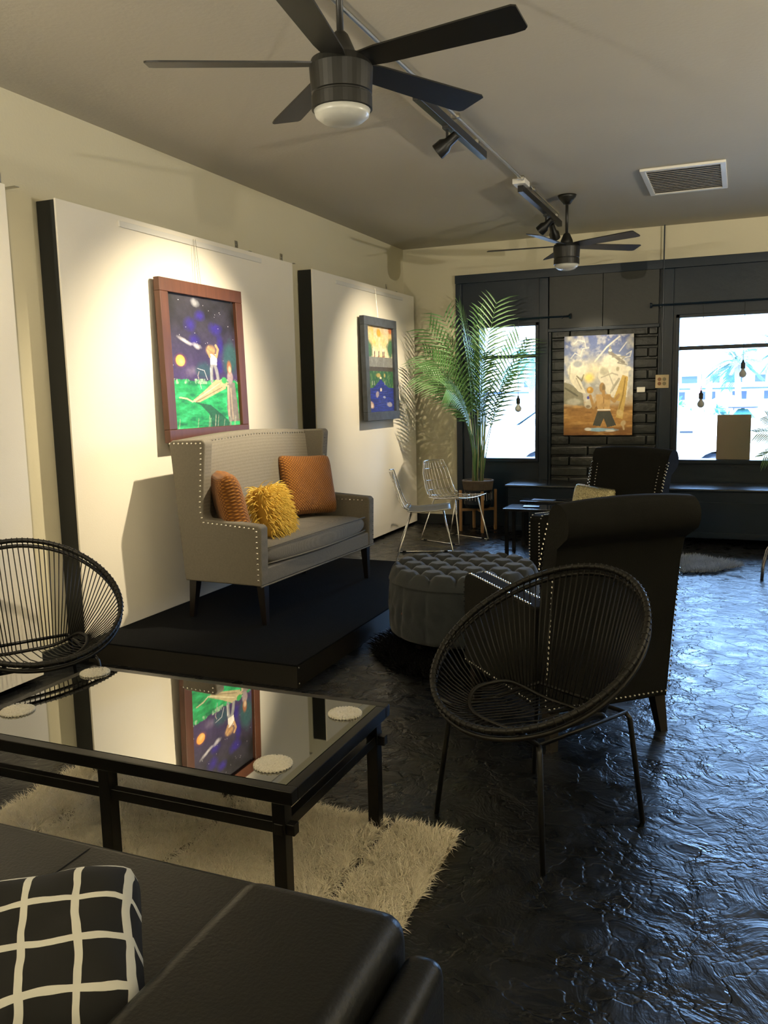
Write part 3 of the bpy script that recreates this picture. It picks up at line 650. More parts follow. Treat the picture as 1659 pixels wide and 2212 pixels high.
def pillow_mesh(w, h, t, n=26, seed=0, pinch=.10):
    def f(u, v, s):
        x, z = 2*u-1, 2*v-1
        k = max(0, (1-x**4)*(1-z**4))**.45
        px = x*w/2*(1-pinch*(1-abs(x))*0-pinch*.6*(1-z*z)*(abs(x)**3)); pz = z*h/2*(1-pinch*.6*(1-x*x)*(abs(z)**3))
        cr = 1-.075*(x*x*z*z)**3; px *= cr; pz *= cr
        wr = .006*math.sin(9*x+seed)*math.sin(7*z+seed*2)*k
        return (px, s*(t/2*k+wr*.5), pz)
    m = MB(); m.grid(lambda u, v: f(u, v, -1), n, n); m.grid(lambda u, v: f(u, v, 1), n, n); return m
def pillow(name, w, h, t, m_, loc, rot, label, seed=0, pinch=.10):
    o = pillow_mesh(w, h, t, 26, seed, pinch).build(name, m_, smooth=True)
    w_ = o.modifiers.new('weld', 'WELD'); w_.merge_threshold = .0008
    o.location = loc; o.rotation_euler = rot; return tag(o, label, 'cushion')
pillow('throw_pillow', .48, .46, .15, 'orange', (-2.93, 5.50, .855), (math.radians(-15), math.radians(3), math.radians(66)), 'burnt orange quilted square cushion at the far end of the settee', 1)
pillow('throw_pillow', .45, .45, .17, 'orange', (-2.94, 4.475, .83), (math.radians(-12), math.radians(0), math.radians(132)), 'burnt orange quilted cushion tucked into the near wing of the settee', 2)
# shaggy mustard cushion
r = pillow('shag_pillow', .32, .34, .15, 'yellow_core', (-2.79, 4.73, .765), (math.radians(-16), math.radians(3), math.radians(100)), 'fluffy mustard yellow yarn cushion between the two orange cushions', 3)
m = MB(); q = random.Random(5)
for k in range(1500):
    x, z = q.uniform(-1, 1), q.uniform(-1, 1); s = q.choice((-1, 1)); kk = max(0, (1-x**4)*(1-z**4))**.45
    p = Vector((x*.165, s*.072*kk, z*.165)); nrm = Vector((x*.55, s*(.35+kk*.6), z*.45+.15)).normalized(); L = q.uniform(.04, .085)
    pts = [p]; d = nrm+Vector((q.uniform(-.5, .5), q.uniform(-.5, .5), q.uniform(-.4, .4)))
    for j in range(3):
        d = (d.normalized()+Vector((0, 0, -.38))).normalized(); pts.append(pts[-1]+d*L/3)
    m.tube(pts, [.0028, .0026, .0024, .0012], 4)
m.build('yarn_strands', 'yellow', r, fix=False)

# ------------------------------------------------------------------ tufted ottoman
def hexpts(sp, R):
    P = []
    for i in range(-12, 13):
        for j in range(-12, 13):
            x = (i+.5*(j % 2))*sp; y = j*sp*.866
            if math.hypot(x, y) < R: P.append((x, y))
    return P
HP = np.array(hexpts(.15, .62))
def ottoman(loc, rz):
    r = empty('tufted_ottoman', loc, rz, 'round charcoal velvet ottoman with a deeply tufted top', 'ottoman')
    R0, HT = .45, .46
    def crease(x, y):
        d = np.sort(np.hypot(HP[:, 0]-x, HP[:, 1]-y)); return min(1, (d[1]-d[0])/.065), d[0]
    nr, na = 90, 260
    def f(u, v):
        a = 2*PI*v; rr = R0*u; x, y = rr*math.cos(a), rr*math.sin(a)
        e, d = crease(x, y); h = .046*(e**.5)-.010
        edge = max(0, (u-.90)/.10); 
        return (x, y, HT-.034+h*(1-edge**2)-.045*edge**2.2)
    m = MB(); m.grid(f, nr, na, cv=True)
    m.build('tufted_top', 'velvet', r, smooth=True)
    nz = 36
    def g(u, v):
        a = 2*PI*v; z = HT-.075-(HT-.075-.045)*u
        s = a*13/(2*PI)+.12*math.sin(3*a+u*2); d1 = abs((s % 1)-.5)*2; c = 1-d1
        bulge = .016*min(1, c/.30)**.6; but = .012*math.exp(-((u-.5)/.10)**2-((1-c)/.16)**2)
        fold = .003*math.sin(a*31+4*math.sin(u*5+a*3))
        rr = R0-.014+bulge*math.sin(PI*min(max(u, .02), .98))**.3+fold*math.sin(PI*u)-but-.06*max(0, (u-.9)/.1)**2
        if u < .02: rr = R0
        return (rr*math.cos(a), rr*math.sin(a), z)
    m = MB(); m.grid(g, nz, 190, cv=True); m.lathe([(R0-.03, .05), (0, .05)], 40)
    m.build('tufted_side', 'velvet', r, smooth=True)
    m = MB()
    verts = set()
    for (x, y) in hexpts(.15, .43):
        for k in range(2):
            a = PI/6+k*PI/3; X, Y = x+(.0866)*math.cos(a), y+(.0866)*math.sin(a)
            if math.hypot(X, Y) < .41: NAILS.append((Vector((X, Y, HT-.040)), Vector((0, 0, 1)), .009))
    flush_nails(r, 'button', 100, None, 'velvet')
    m = MB()
    for k in range(13):
        a = 2*PI*k/13; NAILS.append((Vector((.438*math.cos(a), .438*math.sin(a), .2150)), Vector((math.cos(a), math.sin(a), 0)), .008))
    flush_nails(r, 'side_button', 100, None, 'frame1')
    for a in (45, 135, 225, 315):
        a = math.radians(a); m = MB(); m.tube([(.33*math.cos(a), .33*math.sin(a), .055), (.33*math.cos(a), .33*math.sin(a), 0)], .03, 12); m.build('foot', 'espresso', r)
ottoman((-1.50, 4.76, .03), .2)

# ------------------------------------------------------------------ fur helper
def fur(name, m_, base_m, regions, count, L, wdt, seed, parent, height=.0, droop=.5, jit=.35, lift=1.0):
    """regions: function(rs, n)-> (n,3) roots and (n,3) lean directions"""
    r_ = np.random.RandomState(seed); roots, lean = regions(r_, count); n = len(roots)
    d = np.stack([r_.randn(n)*jit, r_.randn(n)*jit, np.full(n, lift)], 1)+lean; d /= np.linalg.norm(d, axis=1)[:, None]
    side = np.cross(d, r_.randn(n, 3)); side /= np.linalg.norm(side, axis=1)[:, None]
    Ls = L*(.6+.6*r_.rand(n)); K = 4; P = [roots]; cur = d.copy()
    for k in range(K):
        cur = cur+np.array([0, 0, -droop/K])+lean*.25+r_.randn(n, 3)*.10; cur /= np.linalg.norm(cur, axis=1)[:, None]; P.append(P[-1]+cur*Ls[:, None]/K)
    for p in P: p[:, 2] = np.maximum(p[:, 2], .004)
    ws = [1, .9, .7, .45, .1]; V = []
    for p, w in zip(P, ws): V += [p-side*wdt*w/2, p+side*wdt*w/2]
    V = np.stack(V, 1)  # n,10,3
    idx = np.arange(n)[:, None]*10; F = np.concatenate([idx+np.array([[2*k, 2*k+1, 2*k+3, 2*k+2]]) for k in range(K)], 0)
    me = bpy.data.meshes.new(name); me.vertices.add(n*10); me.vertices.foreach_set('co', V.reshape(-1)); me.loops.add(F.size); me.loops.foreach_set('vertex_index', F.ravel())
    me.polygons.add(len(F)); me.polygons.foreach_set('loop_start', np.arange(0, F.size, 4)); me.update(); me.polygons.foreach_set('use_smooth', [True]*len(F))
    me.materials.append(M[m_]); o = bpy.data.objects.new(name, me); COL.objects.link(o); o.parent = parent; return o
# white sheepskin rug: four pelts side by side
r = empty('sheepskin_rug', (0, 0, 0), 0, 'large cream sheepskin rug of four pelts under the black coffee table', 'rug')
seams = [-2.46, -2.20, -1.66, -1.08, -.82]
def ruglim(x):   # y limits
    return (1.15, 2.56+.03*math.sin(x*5))
for k in range(4):
    x0, x1 = seams[k], seams[k+1]; g = .016
    y0, y1 = (1.95 if k == 3 else 1.2), 2.56
    if k == 0: y0 = 2.02
    def reg(r_, n, x0=x0, x1=x1, y0=y0, y1=y1, k=k):
        x = r_.uniform(x0+g, x1-g, n); y = r_.uniform(y0, y1, n)
        ex = np.clip((np.abs(x-(x0+x1)/2)/((x1-x0)/2)-.86)/.14, 0, 1)*np.sign(x-(x0+x1)/2)*.7; ey = np.clip((np.abs(y-(y0+y1)/2)/((y1-y0)/2)-.93)/.07, 0, 1)*np.sign(y-(y0+y1)/2)*1.0
        if k < 3: ex = np.where(ex > 0, ex*.1, ex)
        if k > 0: ex = np.where(ex < 0, ex*.1, ex)
        cl = np.stack([np.sin(x*37+3*np.sin(y*23)), np.cos(y*31+2*np.sin(x*29)), 0*x], 1)*.22
        return np.stack([x, y, np.full(n, .012)], 1), np.stack([ex, ey, 0*x], 1)+cl
    MB().bb(x0+g, x1-g, y0, y1, 0, .014).build('pelt_backing', 'furbase', r)
    ar = (x1-x0)*(y1-y0)
    o = fur('pelt', 'fur', None, reg, int(70000*ar), .048, .0030, 10+k, r, droop=.9, lift=.75)
# black shag rug under the ottoman
r = empty('black_shag_rug', (-1.40, 4.62, 0), .3, 'black shaggy fur rug under the charcoal ottoman', 'rug')
MB().lathe([(.58, 0), (.58, .010), (0, .010)], 36).build('rug_backing', 'blackfur', r)
def reg(r_, n):
    a = r_.rand(n)*2*PI; q_ = np.sqrt(r_.rand(n))*.60*(1+.05*np.sin(3*a)); return np.stack([q_*np.cos(a), q_*np.sin(a), np.full(n, .008)], 1), np.stack([np.cos(a), np.sin(a), 0*a], 1)*np.clip((q_-.48)/.12, 0, 1)[:, None]*.9
fur('pile', 'blackfur', None, reg, 9000, .045, .006, 3, r)
# grey fur rug by the window bench
r = empty('grey_fur_rug', (-.32, 7.5, 0), 0, 'small grey fur rug on the floor in front of the window bench', 'rug')
MB().lathe([(.25, 0), (.25, .012), (0, .012)], 30).build('rug_backing', 'blackfur', r)
def reg(r_, n):
    a = r_.rand(n)*2*PI; q_ = np.sqrt(r_.rand(n))*.28*(1+.15*np.sin(3*a+1)+.1*np.sin(5*a)); return np.stack([q_*np.cos(a)*1.1, q_*np.sin(a)*1.2, np.full(n, .012)], 1), np.stack([np.cos(a), np.sin(a), 0*a], 1)*np.clip((q_-.2)/.14, 0, 1)[:, None]*.6
fur('pile', 'greyfur', None, reg, 5000, .05, .006, 4, r)

# ------------------------------------------------------------------ nailhead armchair (local faces +y)
def armchair(loc, rz, label):
    r = empty('nailhead_armchair', loc, rz, label, 'armchair', 'black nailhead armchairs')
    HWc = .31
    # scroll back, profile (y,z)
    pr = [(-.345, .16), (-.365, .45), (-.395, .78), (-.415, .875)]
    for k in range(9):
        a = math.radians(215-k*26); pr.append((-.430+.075*math.cos(a), .965+.075*math.sin(a)))
    pr += [(-.335, .93), (-.30, .80), (-.235, .42), (-.225, .16)]
    def bf(u, v):
        x = -HWc+2*HWc*u; e = 1-abs(2*u-1)**8; n = len(pr); t = v*n; i = int(t) % n; f = t-int(t); p, q = pr[i], pr[(i+1) % n]
        y = p[0]*(1-f)+q[0]*f; z = p[1]*(1-f)+q[1]*f; hz = max(0, (z-.85)/.2)
        return (x*(.925+.075*min(1, z/.9)+.035*hz), y-.010*(1-e)*0, z+hz*(.022+.018*(1-(2*u-1)**2)))
    m = MB(); m.grid(bf, 25, len(pr)*2, cv=True)
    n = len(pr)*2
    m.add([bf(0, j/n) for j in range(n)], [tuple(range(n))]); m.add([bf(1, j/n) for j in range(n)], [tuple(range(n))])
    m.build('backrest', 'darkcloth', r, bevel=.012, seg=3)
    arm = [(-.25, .16), (-.25, .60), (.375, .625), (.415, .615), (.43, .58), (.43, .16)]
    for s in (-1, 1):
        a, b = (-HWc-.01, -HWc+.09) if s < 0 else (HWc-.09, HWc+.01)
        MB().prism(arm, a, b, 'x').build('arm', 'darkcloth', r, bevel=.014, seg=3)
        m = MB()
        for xx in (s*(HWc+.002), s*(HWc-.082)):
            m.nails([(xx, -.20, .607), (xx, .375, .629)], (0, 0, 1), .0235, .0072); m.nails([(xx, .397, .622), (xx, .427, .59)], (0, .7, .7), .0235, .0072); m.nails([(xx, .432, .57), (xx, .432, .18)], (0, 1, 0), .0235, .0072)
        m.nails([(s*(HWc+.011), .41, .185), (s*(HWc+.011), -.24, .185)], (s, 0, 0), .0235, .006)
        # double row up the wing edge of the back
        m.nails([(s*(HWc+.002), -.25, .66), (s*(HWc+.006), -.31, .86), (s*(HWc+.010), -.36, .98)], (s, .3, 0), .0235, .006)
        m.nails([(s*(HWc-.06), -.255, .60), (s*(HWc-.055), -.298, .82), (s*(HWc-.05), -.345, .96)], (0, 1, .1), .0235, .006)
        m.nails([(s*(HWc-.01), -.262, .64), (s*(HWc-.005), -.303, .82), (s*(HWc), -.345, .96)], (0, 1, .1), .0235, .006)
        m.nails([(s*(HWc+.002), -.335, .20), (s*(HWc+.002), -.385, .76)], (s, 0, 0), .0235, .006)
    m = MB(); m.nails([(-HWc+.01, -.347, .185), (HWc-.01, -.347, .185)], (0, -1, 0), .0235, .006); m.nails([(-HWc+.09, .352, .185), (HWc-.09, .352, .185)], (0, 1, 0), .0235, .006); flush_nails(r)
    MB().bb(-HWc+.08, HWc-.08, -.25, .35, .165, .31).build('seat_rail', 'darkcloth', r, bevel=.01)
    MB().bb(-HWc+.092, HWc-.092, -.235, .365, .312, .455).build('seat_cushion', 'darkcloth', r, bevel=.04, seg=4)
    for x, y in ((-.27, -.30), (.27, -.30), (-.29, .34), (.29, .34)):
        MB().taper((x, y, .17), (x+(.01 if x > 0 else -.01), y-(.035 if y < 0 else 0), 0), .055, .036).build('leg', 'espresso', r)
    return r
ca = math.radians
c1 = armchair((-.708, 3.82, 0), ca(133-90), 'black nailhead armchair seen from behind, near the right cord chair')
f2 = math.degrees(math.atan2(-.91, -.42))
dup(c1, (-.90, 6.17, 0), ca(f2-90), 'farther black nailhead armchair facing the camera, with the sequinned pillow')
o = pillow('sequin_pillow', .36, .36, .12, 'seq', (-1.00, 6.34, .625), (ca(-14), ca(4), ca(f2+90)), 'gold sequinned cushion on the farther black armchair', 6)

# ------------------------------------------------------------------ cord chairs (local faces +y)
def cord_chair(loc, rz, label):
    r = empty('round_cord_chair', loc, rz, label, 'chair', 'black round cord lounge chairs')
    a, b, tilt, zc = .375, .405, math.radians(31), .648
    def ring(t, k=1.0, off=0):
        L = math.cos(t)*a*k*(1-.06*math.sin(t)); U = math.sin(t)*b*k
        return Vector((L, -U*math.cos(tilt), zc+U*math.sin(tilt)))
    def inner(t):
        c, s = math.cos(t), math.sin(t); e = .75
        x = math.copysign(abs(c)**e, c)*.215; y = -math.copysign(abs(s)**e, s)*.205+.015
        z = .375+.07*abs(c)**3-.015*s+(.02 if s < 0 else 0)*abs(s)
        return Vector((x, y, z))
    N = 96
    MB().tube([ring(2*PI*k/72) for k in range(72)], .0110, 10, True).build('outer_ring', 'cord', r, smooth=True)
    MB().tube([ring(2*PI*k/72)+Vector((0, -.008, -.028)) for k in range(72)], .009, 8, True).build('lower_ring', 'cord', r, smooth=True)
    MB().tube([inner(2*PI*k/64) for k in range(64)], .008, 8, True).build('seat_ring', 'cord', r, smooth=True)
    m = MB()
    for k in range(N):
        t = 2*PI*(k+.5)/N; p, q_ = ring(t), inner(t); mid = (p+q_)/2+Vector((0, 0, -.010))
        m.tube([p, mid, q_], .0026, 5)
        c = p; d = (ring(t+.01)-ring(t-.01)).normalized()
        x1 = d.orthogonal().normalized(); x2 = d.cross(x1)
        m.tube([c+(x1*math.cos(w)+x2*math.sin(w))*.0122 for w in (0, 1.26, 2.51, 3.77, 5.03)], .003, 4, True)
    m.build('cord_weave', 'cord', r, smooth=True)
    m = MB()
    for k in range(30):
        t = PI*.5*(1-.93*(2*k/29-1)); p = inner(t); q_ = inner(-t); m.tube([p, (p+q_)/2+Vector((0, 0, -.012)), q_], .0026, 5)
    m.build('seat_cords', 'cord', r, smooth=True)
    FX, FY = .255, .255
    top = [(-.20, .215, .395), (.20, .215, .395), (-.20, -.22, .395), (.20, -.22, .395)]
    for (x, y, z) in top:
        sx, sy = (1 if x > 0 else -1), (1 if y > 0 else -1)
        m = MB().tube([(x, y, z), (x+sx*.012, y+sy*.010, z-.02), (sx*FX, sy*FY, 0)], .0095, 8); m.build('leg', 'black', r, smooth=True)
    m = MB().tube([(p[0], p[1], p[2]) for p in (top[0], top[1], top[3], top[2])], .008, 8, True)
    m.tube([top[0], (-.17, .25, .43), tuple(ring(-PI/2-.5))], .008, 8); m.tube([top[1], (.17, .25, .43), tuple(ring(-PI/2+.5))], .008, 8)
    m.build('seat_support', 'black', r, smooth=True)
    return r
k1 = cord_chair((-.615, 2.80, 0), ca(240-90), 'black round cord chair standing right of the coffee table')
dup(k1, (-2.86, 2.74, 0), ca(328-90), 'black round cord chair cut off by the left edge, behind the coffee table')

# ------------------------------------------------------------------ coffee table
X0, X1, Y0, Y1, ZH = -2.36, -1.075, 1.865, 2.56, .45
r = empty('coffee_table', ((X0+X1)/2, (Y0+Y1)/2, 0), 0, 'black metal coffee table with a dark mirrored glass top', 'coffee table')
lx, ly = (X1-X0)/2, (Y1-Y0)/2; fwd = .035
MB().bb(-lx, lx, -ly, -ly+fwd, ZH-.04, ZH).bb(-lx, lx, ly-fwd, ly, ZH-.04, ZH).bb(-lx, -lx+fwd, -ly+fwd, ly-fwd, ZH-.04, ZH).bb(lx-fwd, lx, -ly+fwd, ly-fwd, ZH-.04, ZH).build('top_frame', 'tframe', r, bevel=.003)
MB().bb(-lx+fwd, lx-fwd, -ly+fwd, ly-fwd, ZH-.012, ZH+.001).build('glass_top', 'mirror', r)
for x in (-lx+.03, 0, lx-.045):
    for y in (-ly+.022, ly-.04): MB().bb(x-.020, x+.020, y-.020, y+.020, 0, ZH-.04).build('leg', 'tframe', r, bevel=.002)
zr = .335
for y in (-ly+.022, ly-.04): MB().bb(-lx, lx, y-.014, y+.014, zr-.016, zr+.016).build('long_rail', 'tframe', r, bevel=.002)
for x in (-lx+.03, lx-.045): MB().bb(x+.0-.014, x+.014, -ly-.0, ly+.0, zr-.016+.0, zr+.016).build('side_rail', 'tframe', r, bevel=.002)
for (x, y), lb in (((-2.283, 2.479), 'sparkling round coaster at the back left corner of the coffee table'), ((-2.254, 2.066), 'sparkling round coaster at the left edge of the photo'),
                   ((-1.179, 2.421), 'sparkling round coaster at the back right corner of the coffee table'), ((-1.208, 1.998), 'sparkling round coaster at the front right corner of the coffee table')):
    r = empty('coaster', (x, y, ZH+.001), rnd.random()*3, lb, 'coaster', 'beaded coasters on the coffee table')
    MB().lathe([(.052, 0), (.056, .003), (.052, .006), (0, .006)], 32).build('coaster_base', 'sparkle', r)
    m = MB(); q = random.Random(int(x*100))
    for k in range(150):
        a = q.random()*2*PI; d = .052*math.sqrt(q.random()); m.dome((d*math.cos(a), d*math.sin(a), .005), (q.uniform(-.4, .4), q.uniform(-.4, .4), 1), .0055)
    for k in range(32): a = 2*PI*k/32; m.dome((.054*math.cos(a), .054*math.sin(a), .004), (math.cos(a), math.sin(a), .6), .005)
    m.build('beads', 'sparkle', r)

# ------------------------------------------------------------------ leather sofa and grid pillow
r = empty('leather_sofa', (-1.4, .9, 0), 0, 'black leather sofa in the foreground, its padded arm at the bottom of the photo', 'sofa')
def B(name, x0, x1, y0, y1, z0, z1, bv, m_='leather', par=None): return MB().bb(x0+1.4, x1+1.4, y0-.9, y1-.9, z0, z1).build(name, m_, par or r, bevel=bv, seg=5)
sx = [-2.45, -2.02, -1.685, -1.385, -.87]
cu = B('seat_cushion', -2.45, -.87, .38, 1.485, .27, .452, .035)
for xx in (-1.685, -1.385): MB().tube([(xx+1.4, y-.9, z) for y, z in ((.42, .4525), (.9, .4525), (1.44, .4525), (1.468, .445), (1.484, .43), (1.4855, .28))], .0022, 6).build('stitched_seam', 'leather', cu, smooth=True)
B('sofa_base', -2.45, -.46, .30, 1.44, .05, .268, .02)
B('armrest', -.855, -.512, .25, 1.30, .269, .592, .045)
B('armrest_side', -.510, -.435, .24, 1.27, .05, .54, .03)
B('backrest', -2.45, -.87, -.02, .378, .27, .72, .06)
for x, y in ((-2.35, .4), (-2.35, 1.36), (-.52, .4), (-.52, 1.2)): B('leg', x-.03, x+.03, y-.03, y+.03, 0, .05, .004, 'espresso')
gm = mat('black_cloth_white_grid', (.006, .006, .006), .9)
nt = gm.node_tree; n = nt.nodes; b = n['Principled BSDF']; tc = n['Texture Coordinate']
nz = n.new('ShaderNodeTexNoise'); nz.inputs['Scale'].default_value = 9; nt.links.new(tc.outputs['Object'], nz.inputs['Vector'])
sc_ = n.new('ShaderNodeVectorMath'); sc_.operation = 'SCALE'; sc_.inputs['Scale'].default_value = .028; nt.links.new(nz.outputs['Color'], sc_.inputs[0])
ad = n.new('ShaderNodeVectorMath'); ad.operation = 'ADD'; nt.links.new(tc.outputs['Object'], ad.inputs[0]); nt.links.new(sc_.outputs[0], ad.inputs[1])
sp = n.new('ShaderNodeSeparateXYZ'); nt.links.new(ad.outputs[0], sp.inputs[0])
def band(sock, period, off, half):
    a = n.new('ShaderNodeMath'); a.operation = 'ADD'; a.inputs[1].default_value = 10*period+off; nt.links.new(sock, a.inputs[0])
    mo = n.new('ShaderNodeMath'); mo.operation = 'MODULO'; mo.inputs[1].default_value = period; nt.links.new(a.outputs[0], mo.inputs[0])
    l = n.new('ShaderNodeMath'); l.operation = 'LESS_THAN'; l.inputs[1].default_value = half*2; nt.links.new(mo.outputs[0], l.inputs[0]); return l.outputs[0]
mxx = n.new('ShaderNodeMath'); mxx.operation = 'MAXIMUM'; nt.links.new(band(sp.outputs['X'], .084, .0, .0065), mxx.inputs[0]); nt.links.new(band(sp.outputs['Z'], .084, .01, .0065), mxx.inputs[1])
mc = n.new('ShaderNodeMix'); mc.data_type = 'RGBA'; mc.inputs[6].default_value = (.006, .006, .006, 1); mc.inputs[7].default_value = (.60, .60, .55, 1)
nt.links.new(mxx.outputs[0], mc.inputs[0]); nt.links.new(mc.outputs[2], b.inputs['Base Color'])
bp = n.new('ShaderNodeBump'); bp.inputs['Strength'].default_value = .5; bp.inputs['Distance'].default_value = .004; nt.links.new(mxx.outputs[0], bp.inputs['Height']); nt.links.new(bp.outputs[0], b.inputs['Normal'])
o = pillow('grid_pillow', .37, .35, .19, gm, (-1.06, .955, .552), (ca(-70), ca(0), ca(40)), 'black cushion with a white embroidered grid on the leather sofa', 4, .06)

# ------------------------------------------------------------------ wire chairs (local faces +y)
def wire_chair(loc, rz, label):
    r = empty('wire_chair', loc, rz, label, 'chair', 'chrome wire side chairs')
    # centreline profile of the shell in (y,z): seat front -> seat rear -> up the back
    prof = [(.24, .455), (.10, .440), (-.06, .428), (-.15, .435), (-.205, .475), (-.24, .54), (-.285, .68), (-.32, .80)]
    hw = [.215, .22, .22, .215, .21, .205, .19, .145]
    def P(i, u):   # u -1..1 across
        i0 = min(int(i), len(prof)-2); f = i-i0
        y = prof[i0][0]*(1-f)+prof[i0+1][0]*f; z = prof[i0][1]*(1-f)+prof[i0+1][1]*f; w = hw[i0]*(1-f)+hw[i0+1]*f
        cup = .02*u*u*(1 if i < 4 else .4); fwd_ = .035*u*u if i > 3 else 0
        return Vector((u*w, y+fwd_, z+cup))
    rim = [P(i, -1) for i in np.linspace(0, 7, 22)]+[P(7, u)+Vector((0, -.005, .012*(1-u*u))) for u in np.linspace(-.8, .8, 7)]+[P(i, 1) for i in np.linspace(7, 0, 22)]+[P(0, u) for u in np.linspace(.8, -.8, 5)]
    MB().tube(rim, .0055, 8, True).build('shell_rim', 'chrome', r, smooth=True)
    m = MB()
    for u in np.linspace(-.80, .80, 8): m.tube([P(i, u) for i in np.linspace(0, 7, 22)], .0023, 5)
    for i in (1.4, 3.0, 3.6, 4.6, 5.5, 6.4): m.tube([P(i, u) for u in np.linspace(-1, 1, 9)], .003, 5)
    m.build('wire_shell', 'chrome', r, smooth=True)
    # clear seat pad
    m = MB(); m.grid(lambda u, v: tuple(P(u*3.3, (v*2-1)*.93)+Vector((0, 0, .006))), 14, 8)
    o = m.build('seat_pad', 'seatpad', r, smooth=True); so_ = o.modifiers.new('s', 'SOLIDIFY'); so_.thickness = .008
    for s in (-1, 1):
        m = MB(); m.tube([(s*.17, .17, .445), (s*.225, .27, .012), (s*.225, .265, .006), (s*.225, -.255, .006), (s*.225, -.26, .012), (s*.17, -.12, .43)], .0065, 8)
        m.build('sled_leg', 'chrome', r, smooth=True)
        for y in (.20, -.20): MB().bb(s*.225-.011, s*.225+.011, y-.016, y+.016, 0, .018).build('glide', 'black', r, bevel=.003)
    m = MB(); m.tube([(-.17, .17, .445), (.17, .17, .445)], .006, 6); m.tube([(-.17, -.12, .43), (.17, -.12, .43)], .006, 6); m.build('cross_brace', 'chrome', r)
    return r
M['seatpad'] = mat('smoky_seat_pad', (.24, .22, .17), .35)
wa = wire_chair((-2.66, 7.26, 0), ca(20-90), 'chrome wire chair nearer the settee, in front of the white panel')
wb = dup(wa, (-2.68, 8.20, 0), ca(-24-90), 'chrome wire chair without a seat pad farther back, beside the potted palm')
for ch in list(wb.children):
    if ch.name.startswith('seat_pad'): bpy.data.objects.remove(ch)

# ------------------------------------------------------------------ potted palms
def frond(base, tip, sag, leaflets, parent, mname='leaf', ll=.26, bare=.30, seed=0, wl=.0082, up=None, roll=0):
    q = random.Random(seed); cR, sR = math.cos(roll), math.sin(roll); base, tip = Vector(base), Vector(tip); v = tip-base; L = v.length
    hor = Vector((v.x, v.y, 0)); hor = hor.normalized() if hor.length > 1e-3 else Vector((1, 0, 0))
    c = base+v*.5+Vector((0, 0, sag))-hor*sag*.5
    pt = lambda t: base*(1-t)**2+c*2*t*(1-t)+tip*t*t
    m = MB(); m.tube([pt(t/14) for t in range(15)], [.0065*(1-.8*t/14) for t in range(15)], 6)
    for k in range(leaflets):
        t = bare+(1-bare)*(k+.5)/leaflets
        p = pt(t); d = (pt(min(1, t+.02))-pt(t-.02)).normalized(); sd = d.cross(Vector((0, 0, 1)))
        sd = sd.normalized() if sd.length > 1e-3 else Vector((1, 0, 0)); un = sd.cross(d); sd, un = sd*cR+un*sR, un*cR-sd*sR
        for s in (-1, 1):
            ln = ll*(math.sin(PI*min(1, .15+.85*(1-(t-bare)/(1-bare))))**.6*.75+.25)*q.uniform(.85, 1.1)
            dr = (sd*s*.85+d*(.55+.40*t)+un*.12+Vector((0, 0, -.05))).normalized()
            wv = dr.cross(un).normalized(); e = []
            for j, (f, w) in enumerate(((0, .35), (.25, 1), (.6, .85), (1, .05))):
                ce = p+dr*ln*f+Vector((0, 0, -.30*ln*f*f*1.2))+d*ln*.1*f*f; e += [ce-wv*wl*w, ce+un*wl*.25*w, ce+wv*wl*w]
            fs = []
            for j in range(3):
                for i2 in (0, 1): fs.append((j*3+i2, j*3+i2+1, j*3+i2+4, j*3+i2+3))
            m.add(e, fs)
    return m.build('frond', mname, parent, fix=False)
PX, PY = -2.62, 8.86
r = empty('potted_palm', (PX, PY, 0), 0, 'tall potted palm in a ribbed pot on a wooden stand by the left window', 'plant')
# ribbed pot
m = MB(); nr = 72
def potf(u, v):
    a = 2*PI*v; rib = .004*(1 if int(v*nr*2) % 2 else -1); z = .455+.10*u; R_ = .155+.012*u+(0.0 if u < .02 else 0)
    return ((R_+rib)*math.cos(a), (R_+rib)*math.sin(a), z)
m.grid(potf, 3, nr*4, cv=True)
PM = mat('ribbed_clay_pot', (.17, .13, .095), .8, var=(20, .3)); pot = m.build('planter', PM, r)
MB().lathe([(.160, .545), (.172, .545), (.174, .552), (.172, .558), (.152, .558), (.150, .52)], 48).build('planter_rim', PM, pot)
MB().lathe([(0, .258), (.13, .258), (.152, .30), (.153, .456)], 48).build('planter_lower', 'glare_black', pot)
m = MB()
for k in range(30):
    a = 2*PI*k/30; m.box((.1545*math.cos(a), .1545*math.sin(a), .385), (.003, .005, .09 if k % 2 else .07), Matrix.Rotation(a, 3, 'Z'))
m.build('painted_stripes', 'white', pot)
MB().lathe([(.15, .51), (.10, .525), (0, .53)], 30).build('soil', 'soil', r)
for a in (30, 120, 210, 300):
    a = ca(a); x, y = .195*math.cos(a), .195*math.sin(a)
    MB().box((x, y, .225), (.030, .030, .45), Matrix.Rotation(a, 3, 'Z')).build('stand_leg', 'standwood', r, bevel=.004)
m = MB(); m.box((0, 0, .235), (.36, .028, .03), Matrix.Rotation(ca(30), 3, 'Z')); m.box((0, 0, .235), (.36, .028, .03), Matrix.Rotation(ca(120), 3, 'Z')); m.build('stand_crossbar', 'standwood', r, bevel=.003)
fr = [(-.50, -.10, 1.92, .20), (-.42, -.22, 2.18, .16), (-.30, -.12, 2.32, .10), (-.12, -.20, 2.42, .06), (.06, -.12, 2.36, .04), (.22, -.10, 2.44, .05), (.44, -.10, 2.03, .08), (.36, -.16, 1.72, .12), (.52, -.14, 2.03, .02),
      (-.44, -.35, 1.72, .24), (-.30, -.45, 1.85, .22), (.0, -.45, 1.98, .20), (.14, -.36, 1.90, .20), (.26, -.34, 1.62, .22), (-.16, -.50, 1.55, .28), (.10, .05, 2.15, .10), (-.34, .12, 2.05, .12)]
